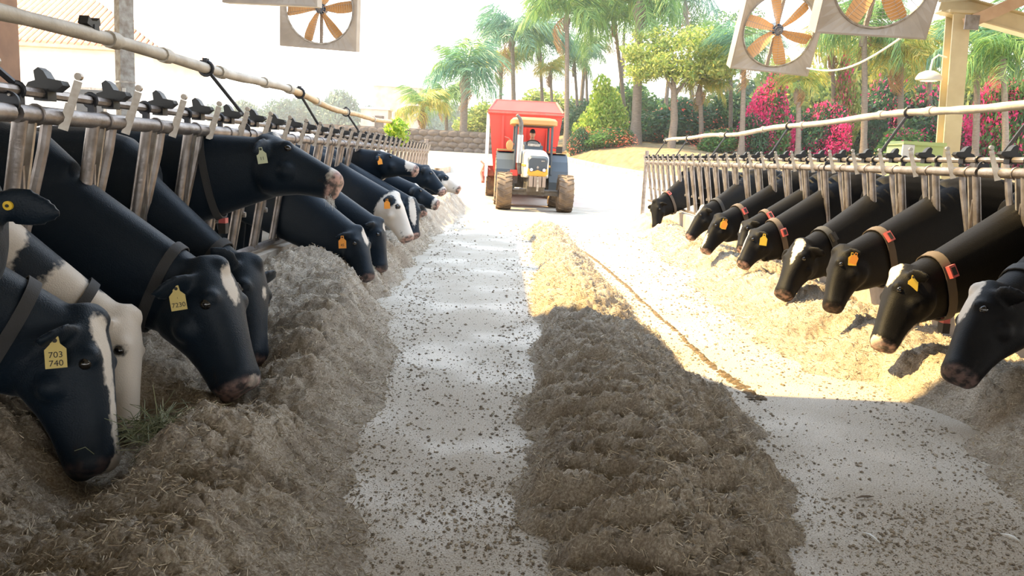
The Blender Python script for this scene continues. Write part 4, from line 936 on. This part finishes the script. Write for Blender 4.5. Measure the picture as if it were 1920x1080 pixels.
# feed wagon towed behind
WXc, WYc = .60, 24.6
Wg = empty('feed_wagon', (WXc, WYc, gz(WXc, WYc)), (0, 0, A(0.5))); tag(Wg, 'red feed mixer wagon with sloped lid towed behind the tractor', 'wagon')
def loftbox(secs):
    return [[Vector((-w, y0, z)), Vector((w, y0, z)), Vector((w, y1, z)), Vector((-w, y1, z))] for z, w, y0, y1 in secs]
b = MB(); b.rings(loftbox([(.62, .78, .3, 3.8), (1.0, .92, .08, 4.1), (2.62, 1.10, 0, 4.2), (2.64, 1.12, -.02, 4.22)])); b.build('tub', M['red'], Wg, False)
b = MB(); b.rings(loftbox([(2.62, 1.14, -.04, 4.24), (2.74, 1.14, -.04, 4.24), (3.05, .93, .42, 3.9), (3.09, .93, .45, 3.88)])); q = b.build('lid', M['red'], Wg, False)
for k in (-1, 1):
    b = MB(); b.tube([(k*1.12, -.05, 2.72), (k*.93, .42, 3.06), (k*.93, 3.9, 3.06)], .035, 6); b.build('lid_edge', M['red_dark'], q)
b = MB(); b.box((0, -.06, 2.68), (2.3, .04, .06)); b.build('top_band', M['red_dark'], Wg, False)
for x in (-.62, 0, .62):
    b = MB(); b.box((x*1.08, -.02, 1.75), (.07, .07, 1.65), Matrix.Rotation(A(2)*x, 3, 'Y')); b.build('front_rib', M['red'], Wg, False)
b = MB(); b.box((-1.13, .25, 1.7), (.10, .45, 1.9)); b.build('sunlit_flank', M['white_wall'], Wg, False)  # white slab painting direct sun onto the left side of the red tub
b = MB(); b.box((-1.05, 1.2, .92), (.34, 1.6, .30)); b.box((-1.22, .9, .7), (.10, .5, .36)); b.build('discharge_chute', M['red_dark'], Wg, False)
b = MB(); b.tube([(-1.2, .3, 1.1), (-1.28, .1, .85), (-1.2, .0, .6)], .04, 6); b.tube([(-1.0, .05, .95), (-1.3, .2, 1.2)], .03, 6); b.build('chute_arm', M['red_dark'], Wg)
for k in (-1, 1):
    wheel(Wg, 'wheel', (k*.98, 2.2, .46), .46, .32, 14); wheel(Wg, 'wheel', (k*.98, 3.2, .46), .46, .32, 14)
b = MB(); b.box((0, 2.7, .46), (1.9, .14, .14)); b.box((0, 2.2, .58), (.9, 3.4, .12)); b.build('frame', M['red_dark'], Wg, False)
b = MB(); b.tube([(-.35, .4, .6), (0, -.5, .55)], .05, 6); b.tube([(.35, .4, .6), (0, -.5, .55)], .05, 6); b.build('drawbar', M['red_dark'], Wg)
b = MB(); b.box((.25, -.1, 1.05), (.5, .12, .45)); b.build('gearbox_guard', M['red_dark'], Wg, False)
# ================================================================ BACKGROUND: walls, house, bank
def hz(px): return VY + .0489*(px-VX)
def g_at(px, D): return gz((px-VX)/F_PX*D, D)
def atpx(px, D, dz=0): x = (px-VX)/F_PX*D; return Vector((x, D, gz(x, D)+dz))
# dry grass bank on the right
xs = np.linspace(3.2, 60, 150); ys = np.linspace(31, 62, 60); X, Y = np.meshgrid(xs, ys)
edge_y = np.interp(X, [3.2, 5.0, 7, 10, 14, 60], [45, 40, 36.5, 34.2, 33.3, 33]); v_ = np.clip((Y-edge_y)/3.5, 0, 1)
Z = terrain(X, Y) + 1.05*sstep(0, 1, v_)*np.minimum(1, .35+(X-3)/6) + .10*fbm(X, Y, .9, 4)*np.minimum(1, v_*3) - .05
Z = np.where(Y < edge_y, terrain(X, Y)-.1, Z)
def bank_z(x, y):
    i = min(max(int((y-31)/31*59), 0), 59); j = min(max(int((x-3.2)/56.8*149), 0), 149)
    return float(Z[i, j]) if x > 3.2 and y > 31 else gz(x, y)
idx = np.arange(X.size).reshape(X.shape); fq = np.stack([idx[:-1, :-1], idx[:-1, 1:], idx[1:, 1:], idx[1:, :-1]], -1).reshape(-1, 4)
struct(link('hill', npmesh('hill', np.stack([X, Y, Z], -1).reshape(-1, 3), fq, M['dry_grass'], True)))
pts = [(3.4, 44.4), (5.0, 39.6), (7, 36.1), (10, 33.8), (14, 32.9), (24, 32.6), (40, 32.6)]
b = MB(); rs = []
for x, y in pts:
    z = gz(x, y); rs.append([Vector((x-.1, y-.14, z-.1)), Vector((x+.1, y+.14, z-.1)), Vector((x+.1, y+.14, z+.2)), Vector((x-.1, y-.14, z+.2))])
b.rings(rs); struct(b.build('trim_3', M['kerb'], smooth=False))
# left planter kerb
b = MB(); rs = []
for px, D in ((700, 36), (790, 34), (822, 33.2), (842, 34.4), (838, 37), (815, 39)):
    p = atpx(px, D); rs.append([p+Vector((-.1, -.1, -.1)), p+Vector((.12, 0, -.1)), p+Vector((.12, 0, .22)), p+Vector((-.1, -.1, .22))])
b.rings(rs); struct(b.build('trim_4', M['kerb'], smooth=False))
# rubble retaining wall behind the left palm, with its stones
sw_ = atpx(770, 47); sw2 = atpx(925, 47); b = MB(); mid = (sw_+sw2)/2; b.box(mid+Vector((-1.5, .3, .55)), ((sw2-sw_).x+8, .4, 1.25)); wl = struct(b.build('wall_back', M['stone'], smooth=False))
rr = random.Random(2); sm_ = []
for k in range(5):
    m_ = MB(); m_.ball((0, 0, 0), (.32, .12, .17), 7, 4); m_.v = [(x*rr.uniform(.85, 1.15), y, z*rr.uniform(.85, 1.15)) for x, y, z in m_.v]; sm_.append(m_.mesh('stone', M['stone']))
for row in range(4):
    for i in range(22):
        q = link('stone', sm_[(row*3+i) % 5], wl); q.location = (mid.x-6.6+.58*i+.28*(row % 2)+rr.uniform(-.05, .05), mid.y+.08, mid.z+.05+.31*row)
# low white walls and stained block shed at left
w0 = atpx(515, 58); w1 = atpx(700, 58); b = MB(); wt = P(610, 243, 58).z; b.box(((w0.x+w1.x)/2, 58, (w0.z-.3+wt)/2), (w1.x-w0.x, .3, wt-w0.z+.3)); struct(b.build('wall_left', M['white_wall'], smooth=False))
s0 = atpx(708, 52); sh = empty('block_shed', (s0.x, 52, s0.z-.05)); tag(sh, 'small stained pinkish block shed beyond the end of the left barrier', 'shed')
b = MB(); b.box((0, 0, 1.0), (1.7, 1.6, 2.1)); b.build('walls', M['pink_wall'], sh, False)
b = MB(); b.box((0, 0, 2.1), (1.9, 1.8, .12)); b.build('roof_slab', M['white_wall'], sh, False)
b = MB(); b.box((.3, -.82, .9), (.55, .06, 1.5)); b.build('door', M['stone'], sh, False)
w0 = atpx(742, 60); s1 = empty('grey_tank_house', (w0.x, 62, w0.z)); tag(s1, 'pale grey block building behind the leafy tip of the left neck rail', 'building')
b = MB(); b.box((0, 0, 1.7), (3.4, 3, 3.8)); b.build('walls', M['pink_wall'], s1, False)
b = MB(); b.box((0, 0, 3.65), (3.7, 3.2, .15)); b.build('roof_slab', M['white_wall'], s1, False)
# tiled house far left
H0 = P(95, 150, 34); hs = empty('house', (H0.x, 34, gz(H0.x, 34))); tag(hs, 'white house with clay tiled hip roof far left beyond the barn', 'house')
hh = 4.3
b = MB(); b.box((0, 3, hh/2-.1), (8.4, 6, hh+.2)); b.build('walls', M['white_wall'], hs, False)
ez = hh; rgz = 6.6
def roofpt(u, v): return Vector((-4.9+9.8*u, -.6+3.6*v, ez+(rgz-ez)*v))
b = MB(); b.add([(-4.9, -.6, ez), (4.9, -.6, ez), (.6, 3, rgz), (-4.9, 3, rgz), (4.9, 6.6, ez), (-4.9, 6.6, ez), (-4.9, -.6, ez-.12), (4.9, -.6, ez-.12), (4.9, 6.6, ez-.12), (-4.9, 6.6, ez-.12)], [(0, 1, 2, 3), (1, 4, 2), (3, 2, 4, 5), (0, 6, 7, 1), (1, 7, 8, 4), (6, 9, 8, 7), (4, 8, 9, 5), (0, 3, 5, 9, 6)]); rf = b.build('roof', M['tile'], hs, False)
b = MB()
for i in range(36):
    x = -4.8+9.6*i/35; vmax = 1 if x < .6 else max(.05, 1-(x-.6)/4.3); n_ = Vector((0, -(rgz-ez), 3.6)).normalized()
    p0_ = roofpt((x+4.9)/9.8, 0)+n_*.05; p1_ = roofpt((x+4.9)/9.8, vmax)+n_*.05; b.tube([p0_, p1_], .09, 6)
stuff(b.build('tile_rows', M['tile'], rf))
b = MB(); b.tube([(4.9, -.6, ez+.06), (.6, 3, rgz+.06)], .13, 6); b.build('hip_ridge', M['white_wall'], rf)
for x in (-2.4, 1.6):
    b = MB(); b.box((x, -.02, 2.1), (1.3, .1, 1.2)); q = b.build('window', M['grey_column'], hs, False)
    b = MB(); b.box((x, -.06, 2.1), (1.1, .04, 1.0)); b.build('pane', M['eye'], q, False)
# pale green tank, lamp, cables on the right
gp = P(1742, 284, 11.0); gb = empty('trough_box', (gp.x, 11.4, 0)); tag(gb, 'pale green plastic box standing behind the cream steel post', 'box')
zt = P(1742, 272, 11.0).z
b = MB(); b.box((0, 0, zt/2), (.55, .5, zt)); b.build('body', M['green_box'], gb, False)
b = MB(); b.box((0, 0, zt+.02), (.6, .55, .05)); b.build('lid', M['green_box'], gb, False)
b = MB(); b.box((-.22, -.26, zt-.12), (.16, .03, .24)); b.build('white_label_plate', M['white_wall'], gb, False)
lp = P(1775, 108, 12.0); fl_ = empty('floodlight', lp); tag(fl_, 'small white hooded floodlight bracketed to the cream post', 'light')
b = MB(); b.tube([(0, 0, 0), (-.12, 0, .03), (-.2, 0, -.04), (-.22, 0, -.22)], .014, 6); b.build('arm', M['white_cable'], fl_)
b = MB(); b.rings([[Vector((-.22+.19*math.cos(t)*k, .14*math.sin(t)*k, z)) for t in np.linspace(0, 2*PI, 17)[:-1]] for z, k in ((-.20, .35), (-.24, .8), (-.30, 1), (-.33, 1.0))]); q = b.build('hood', M['white_wall'], fl_)
b = MB(); b.disc((-.22, 0, -.335), (0, 0, 1), .12, .02, 14); b.build('lens', M['lamp_glass'], q)
cb0 = P(1513, 128, 13.0); cb1 = P(1694, 68, 10.0); b = MB(); n = 18
b.tube([(cb0.lerp(cb1, i/n) + Vector((0, 0, -.18*math.sin(PI*i/n)))) - cb0 for i in range(n+1)], .014, 6); q = b.build('cable', M['white_cable']); q.location = cb0
tag(q, 'white cable sagging between the two right-hand fans', 'cable')
# steel carriers the fans hang from, up under the roof line
# ================================================================ TREES
def frond_mesh(name, L, droop, m, seed, leaf=.30, n=24, hang=1.15):
    g = random.Random(seed); b = MB(); pts = []
    for i in range(9):
        s = i/8; pts.append(Vector((L*(s*.92-.12*s**3), 0, L*(.55*s - droop*s*s))))
    b.tube(pts, [.035*(1-.8*i/8) for i in range(9)], 4)
    for i in range(n):
        s = .12+.88*i/n; k = s*8; j = min(int(k), 7); p = pts[j].lerp(pts[j+1], k-j); t = (pts[j+1]-pts[j]).normalized()
        for sd2 in (-1, 1):
            l = L*leaf*(.55+.9*math.sin(PI*(.12+.8*s)))*g.uniform(.8, 1.15)*.8; w = .025*L/2.2
            o_ = Vector((0, sd2*1.0, 0))*g.uniform(.5, 1.0) + t*g.uniform(.3, .8) + Vector((0, 0, g.uniform(-.3, .35))); o_.normalize()
            q1 = p+o_*l*.5+Vector((0, 0, -.10*l*hang)); q2 = p+o_*l*.85+Vector((0, 0, -.62*l*hang)); wv = t*w
            b.add([p-wv*.5, p+wv*.5, q1+wv, q1-wv, q2+wv*.3, q2-wv*.3], [(0, 1, 2, 3), (3, 2, 4, 5)])
    return b.mesh(name, m, False)
FR = {}
for key, mm in (('green', 'frond'), ('blue', 'frond_blue'), ('gold', 'frond_gold'), ('dead', 'frond_dead')):
    FR[key] = [frond_mesh('frond', 2.4, dr, M[mm], sd_, .36, 30) for sd_, dr in ((1, .65), (2, 1.0), (3, .45))]
PALM_TRUNKS = {}
def palm(base, crown, label, key='green', r=.17, nf=16, fl_=2.4, lean=0, seed=0, dead=3, drop=0, group='palms beyond the alley'):
    g = random.Random(seed); o = empty('palm_tree', base); tag(o, label, 'palm', group)
    c = crown-base; b = MB(); n = 10
    b.tube([Vector((c.x*(i/n)**1.3, c.y*i/n, -.2+(c.z+.2)*i/n)) for i in range(n+1)], [r*(1.25-.4*min(1, i/2)-.25*i/n)*(1+.05*(i % 2)) for i in range(n+1)], 9); b.build('trunk', M['trunk'], o)
    b = MB(); b.tube([c+Vector((0, 0, -.9)), c+Vector((0, 0, -.35)), c+Vector((0, 0, .25))], [r*.7, r*1.15, r*.4], 8); b.build('crownshaft', M['bark' if key != 'green' else 'trunk'], o)
    for i in range(nf):
        q = link('frond', FR[key if g.random() > .18 else 'green'][g.choice((0, 0, 1, 1, 2))], o)
        q.location = c+Vector((0, 0, .1)); s = 1.12*fl_/2.4*g.uniform(.82, 1.12); q.scale = (s, s, s)
        el = g.uniform(-.35, .75) if i > nf*.3 else g.uniform(.5, 1.05)
        q.rotation_euler = (g.uniform(-.3, .3), -el+drop, 2*PI*(i*.382)+g.uniform(-.2, .2))
    for i in range(dead):
        q = link('dead_frond', FR['dead'][1], o); q.location = c+Vector((0, 0, -.1)); s = fl_/2.4*g.uniform(.6, .85); q.scale = (s, s*.7, s); q.rotation_euler = (0, g.uniform(.75, 1.1), g.uniform(0, 6.28))
    return o
def pg(px, D):                                       # point on the ground or bank
    x = (px-VX)/F_PX*D; return Vector((x, D, bank_z(x, D)))
# (base px, crown px, crown py, depth, palette, frond length, fronds, radius, label)
PALMS = [
 (868, 872, 148, 48.5, 'blue', 2.5, 20, .30, 'stout blue-green palm standing in front of the rubble wall, left of the wagon'),
 (795, 792, 205, 52, 'gold', 1.9, 14, .18, 'small yellowish palm at the left end of the palm row'),
 (838, 836, 190, 56, 'green', 2.0, 14, .16, 'low drooping palm just left of the stout blue-green palm'),
 (962, 960, 70, 54, 'blue', 3.0, 18, .20, 'tall palm whose crown rises above the left corner of the red wagon'),
 (935, 940, 120, 58, 'gold', 2.2, 14, .16, 'palm with long yellow-green hanging leaves left of the red wagon'),
 (1016, 1012, 92, 58, 'blue', 2.8, 16, .16, 'slender blue-green palm above the middle of the red wagon'),
 (1034, 1032, 138, 56, 'gold', 1.3, 12, .14, 'short golden palm over the middle of the red wagon'),
 (1059, 1063, 28, 47, 'green', 2.8, 18, .19, 'tall thin palm rising beside the right edge of the red wagon'),
 (1080, 1077, 120, 60, 'blue', 2.0, 10, .15, 'thin palm directly right of the red wagon behind the tall one'),
 (1096, 1098, 100, 62, 'green', 2.2, 12, .14, 'thin distant palm above the lime green bush'),
 (1168, 1152, 40, 50, 'green', 2.6, 14, .17, 'slim palm left of the thick rough-trunked palm'),
 (1186, 1200, 8, 46, 'green', 3.0, 18, .34, 'thick rough-trunked palm, tallest in the middle of the row'),
 (1310, 1312, 165, 44, 'gold', 1.5, 14, .17, 'short palm with yellowish skirt right of the broadleaf tree'),
 (1292, 1285, 6, 58, 'blue', 2.6, 16, .2, 'tall wispy dark palm above the broadleaf tree'),
 (1362, 1370, 100, 46, 'green', 2.3, 14, .15, 'slender palm behind the left edge of the tilted fan'),
 (1384, 1395, 105, 41, 'blue', 2.0, 12, .17, 'grey-trunked palm straight under the tilted fan'),
 (1490, 1497, 160, 40, 'gold', 1.3, 12, .17, 'golden skirted palm right of the tilted fan among pink flowers'),
 (1612, 1620, 52, 41, 'green', 2.6, 18, .2, 'tall palm below the large right-hand fan'),
 (1555, 1560, 96, 46, 'gold', 2.0, 14, .16, 'palm with hanging orange dead leaves between the two right-hand fans'),
 (1680, 1688, 118, 42, 'gold', 2.2, 16, .21, 'swollen-necked golden palm left of the cream post'),
 (1735, 1740, 84, 46, 'green', 2.4, 16, .17, 'palm immediately left of the cream post behind the floodlight'),
 (1822, 1832, 84, 38, 'blue', 2.3, 16, .2, 'bluish palm immediately right of the cream post'),
 (1882, 1880, 112, 36, 'green', 2.2, 16, .18, 'green palm near the right edge, below the eave'),
 (1945, 1930, 70, 40, 'green', 2.4, 14, .17, 'palm at the right edge of the picture, partly cut off'),
]
for i, (bx, cx, cy, D, key, fl2, nf, r, lab) in enumerate(PALMS):
    palm(pg(bx, D), P(cx, cy, D), lab, key, r, nf+5, fl2, seed=i+11, dead=1 if key != 'gold' else 3)
# leaf masses
SPH = [(0, 0, .5, .55, .55, .5), (.35, .1, .35, .35, .35, .35), (-.35, -.1, .35, .35, .35, .35), (.1, -.2, .75, .32, .32, .3), (-.15, .2, .2, .45, .4, .25)]
TALL = [(0, 0, .3, .45, .45, .35), (.05, 0, .6, .34, .34, .34), (-.05, 0, .85, .2, .2, .25), (.2, -.1, .4, .3, .3, .3), (-.2, .1, .2, .35, .35, .25)]
CROWN = [(.7, .2, .55, .2, .2, .14), (-.7, -.2, .5, .2, .2, .12), (.5, -.4, .3, .2, .2, .12), (-.5, .4, .78, .18, .18, .1), (0, .5, .35, .25, .2, .15), (0, 0, .5, .5, .5, .28), (.45, 0, .4, .35, .35, .22), (-.45, .1, .42, .36, .36, .22), (.2, -.3, .7, .32, .32, .2), (-.2, .2, .72, .34, .34, .2), (.05, -.2, .25, .3, .3, .18)]
LM = {}
def leafmass(kind, key, N=4200, ls=1.0):
    k = (kind, key, N)
    if k not in LM: LM[k] = leafquads('foliage', N, {'s': SPH, 't': TALL, 'c': CROWN}[kind], ls*{'s': .048, 't': .042, 'c': .034}[kind], M[key], len(LM)+40, .3)
    return LM[k]
def bush(px, py_top, w_px, D, kind, key, label, fl=None, cat='bush', grp=None, zbase=None, N=5200):
    base = pg(px, D); top = P(px, py_top, D); hgt = max(.6, top.z-base.z); w = w_px/F_PX*D
    o = empty('flowering_bush' if fl else 'bush', base); tag(o, label, cat, grp)
    q = stuff(link('foliage', leafmass(kind, key, N), o)); q.scale = (w, w*.8, hgt); q.rotation_euler = (0, 0, px*.37)
    if fl:
        q = stuff(link('blossoms', leafmass(kind, fl[0], int(fl[1]*3.0), .6), o)); q.scale = (w*1.10, w*.92, hgt*1.06); q.rotation_euler = (0, 0, px*.37+1.1)
    b = MB(); b.tube([(0, 0, -.2), (.03, 0, hgt*.25), (-.04, .02, hgt*.5)], [.06, .05, .02], 6); b.tube([(0, 0, -.1), (w*.15, 0, hgt*.45)], [.04, .015], 5); b.tube([(0, 0, -.1), (-w*.14, .1, hgt*.4)], [.04, .015], 5); b.build('stem', M['bark'], o)
    return o
bush(1122, 150, 100, 48, 't', 'leaf_lime', 'lime green conifer-like bush right of the red wagon', N=5200)
bush(1092, 190, 70, 52, 's', 'leaf_dark', 'dark green bush at the right shoulder of the red wagon')
bush(1140, 240, 90, 45, 's', 'leaf', 'low bush with red and peach flowers beside the dry grass bank', ('redfl', 420))
bush(1085, 240, 40, 45, 's', 'leaf_dark', 'small dark bush with few red flowers at the left end of the bank', ('redfl', 200))
bush(1225, 205, 110, 50, 's', 'leaf_dark', 'dark green bush behind the thick rough-trunked palm', ('redfl', 160))
bush(1300, 190, 120, 49, 's', 'leaf_dark', 'dark green bush below the broadleaf tree', ('redfl', 120))
bush(1370, 175, 110, 49, 's', 'leaf_dark', 'dark green bush left of the tall pink bougainvillea')
bush(1345, 240, 90, 43, 's', 'leaf', 'low green bush with red flowers behind the far right barrier', ('redfl', 250))
bush(1432, 148, 95, 43, 't', 'leaf', 'tall bright pink bougainvillea left of the golden skirted palm', ('pinkfl', 2600))
bush(1405, 215, 60, 42, 's', 'leaf_dark', 'dark bush with scattered pink flowers under the tilted fan', ('pinkfl', 500))
bush(1530, 195, 90, 43, 's', 'leaf_dark', 'bougainvillea bush with magenta patch right of the golden skirted palm', ('pinkfl', 1300))
bush(1562, 118, 70, 46, 't', 'leaf_yg', 'climbing pink bougainvillea below the gap between the right-hand fans', ('pinkfl', 1100))
bush(1475, 205, 80, 46, 's', 'leaf', 'green bush between the two pink bougainvilleas')
bush(1600, 180, 110, 48, 's', 'leaf_dark', 'dark green bush behind the tall palm under the large fan', ('pinkfl', 260))
bush(1655, 150, 110, 49, 's', 'leaf_dark', 'dark green bush left of the swollen-necked golden palm', ('pinkfl', 200))
bush(1725, 165, 110, 47, 's', 'leaf_dark', 'dark green bush behind the cream post with pink flowers', ('pinkfl', 420))
bush(1760, 225, 90, 41, 's', 'leaf_dark', 'low dark bush with pink flowers behind the pale green box', ('pinkfl', 500))
bush(1690, 240, 90, 41, 's', 'leaf', 'low green bush left of the pale green box', ('pinkfl', 250))
bush(1855, 150, 90, 40, 's', 'leaf', 'bougainvillea with many pink flowers right of the cream post', ('pinkfl', 1500))
bush(1915, 150, 90, 39, 's', 'leaf', 'pink flowering bush at the right edge of the picture', ('pinkfl', 1100))
bush(1960, 100, 120, 48, 's', 'leaf_yg', 'yellow-green bush beyond the right edge flowers')
bush(1830, 80, 120, 54, 's', 'leaf_yg', 'yellow-green leafy mass behind the bluish palm')
bush(1580, 70, 140, 56, 's', 'leaf_yg', 'yellow-green leafy mass between the right-hand fans')
bush(1690, 60, 140, 56, 's', 'leaf_yg', 'yellow-green leafy mass under the large right-hand fan')
bush(1470, 110, 150, 56, 's', 'leaf_yg', 'yellow-green leafy mass behind the tilted fan')
bush(1030, 170, 130, 66, 's', 'leaf_yg', 'pale yellow-green thicket seen over the red wagon')
bush(915, 195, 110, 64, 's', 'leaf_yg', 'pale green thicket between the stout palm and the red wagon')
bush(1170, 160, 120, 58, 's', 'leaf', 'green bush behind the slim palm')
# broadleaf tree
tb = pg(1253, 43); tt_ = empty('broadleaf_tree', tb); tag(tt_, 'broad yellow-green leafy tree with pale bare trunk in the middle of the row', 'tree')
tz = P(1253, 60, 43).z-tb.z
b = MB(); b.tube([(0, 0, -.2), (.05, 0, tz*.25), (-.1, 0, tz*.5), (-.25, 0, tz*.68)], [.24, .20, .16, .09], 9); b.tube([(-.08, 0, tz*.45), (.8, .2, tz*.68), (1.5, .2, tz*.78)], [.11, .08, .04], 7); b.tube([(-.08, 0, tz*.48), (-.9, -.2, tz*.7)], [.1, .04], 7); b.build('trunk', M['trunk'], tt_)
for dx, z0, w, h_ in ((0, .50, 3.6, .62), (1.9, .52, 2.6, .42), (-1.6, .50, 2.4, .42)):
    q = stuff(link('foliage', leafmass('c', 'leaf_yg', 4300), tt_)); q.location = (dx, 0, tz*z0); q.scale = (w, w, tz*h_); q.rotation_euler = (0, 0, dx)
# thin-leaved top branches over the row
for px, py, D, w, lab in ((1150, 8, 60, 3.5, 'feathery dark treetop left of the tallest palm'), (1345, 50, 62, 4.0, 'feathery treetop left of the tilted fan'), (1235, 60, 62, 3.5, 'feathery treetop between tallest palm and broadleaf tree'), (1080, 30, 64, 2.8, 'feathery treetop right of the tall thin palm')):
    b0 = pg(px, D); c = P(px, py, D); o = empty('tree', b0); tag(o, lab, 'tree')
    b = MB(); b.tube([(0, 0, -.3), (.1, 0, (c.z-b0.z)*.5), (0, 0, c.z-b0.z)], [.2, .15, .05], 7); b.build('trunk', M['bark'], o)
    q = stuff(link('foliage', leafmass('c', 'leaf', 2400), o)); q.location = (0, 0, c.z-b0.z-1.6); q.scale = (w, w, 3.2)
NTH = 'first second third fourth fifth sixth seventh eighth ninth tenth eleventh twelfth thirteenth fourteenth fifteenth'.split()
# dark hedge backdrop behind the row and far hazy woods
for i, px in enumerate(range(1090, 2000, 90)):
    bush(px, 150 if px > 1300 else 185, 150, 66, 's', 'leaf_dark', 'dark hedge clump closing the view behind the palm row, %s from the left' % NTH[i], None, 'hedge', 'hedge clumps behind the palm row', N=4200)
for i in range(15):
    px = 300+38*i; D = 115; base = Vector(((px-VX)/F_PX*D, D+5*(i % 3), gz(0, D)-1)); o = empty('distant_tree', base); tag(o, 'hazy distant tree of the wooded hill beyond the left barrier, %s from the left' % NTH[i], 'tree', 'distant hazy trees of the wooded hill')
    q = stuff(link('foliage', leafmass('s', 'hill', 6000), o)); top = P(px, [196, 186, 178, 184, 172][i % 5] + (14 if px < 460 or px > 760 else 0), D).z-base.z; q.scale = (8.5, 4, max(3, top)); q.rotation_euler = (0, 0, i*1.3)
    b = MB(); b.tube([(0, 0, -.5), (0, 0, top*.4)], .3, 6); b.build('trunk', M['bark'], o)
# ================================================================ HAZE beyond the barn
hb = MB(); hb.box((0, 130, 12), (320, 202, 40)); hzo = hb.build('haze', M['floor'], smooth=False)
hm = bpy.data.materials.new('sunlit_haze'); hm.use_nodes = True; hm.node_tree.nodes.remove(hm.node_tree.nodes['Principled BSDF'])
vs_ = hm.node_tree.nodes.new('ShaderNodeVolumeScatter'); vs_.inputs['Color'].default_value = (.92, .96, 1, 1); vs_.inputs['Density'].default_value = .0030; vs_.inputs['Anisotropy'].default_value = .45
hm.node_tree.links.new(vs_.outputs[0], hm.node_tree.nodes['Material Output'].inputs['Volume']); hzo.data.materials.clear(); hzo.data.materials.append(hm)
tag(hzo, 'thin bright haze over the yard beyond the barn', 'haze', None, 'stuff')
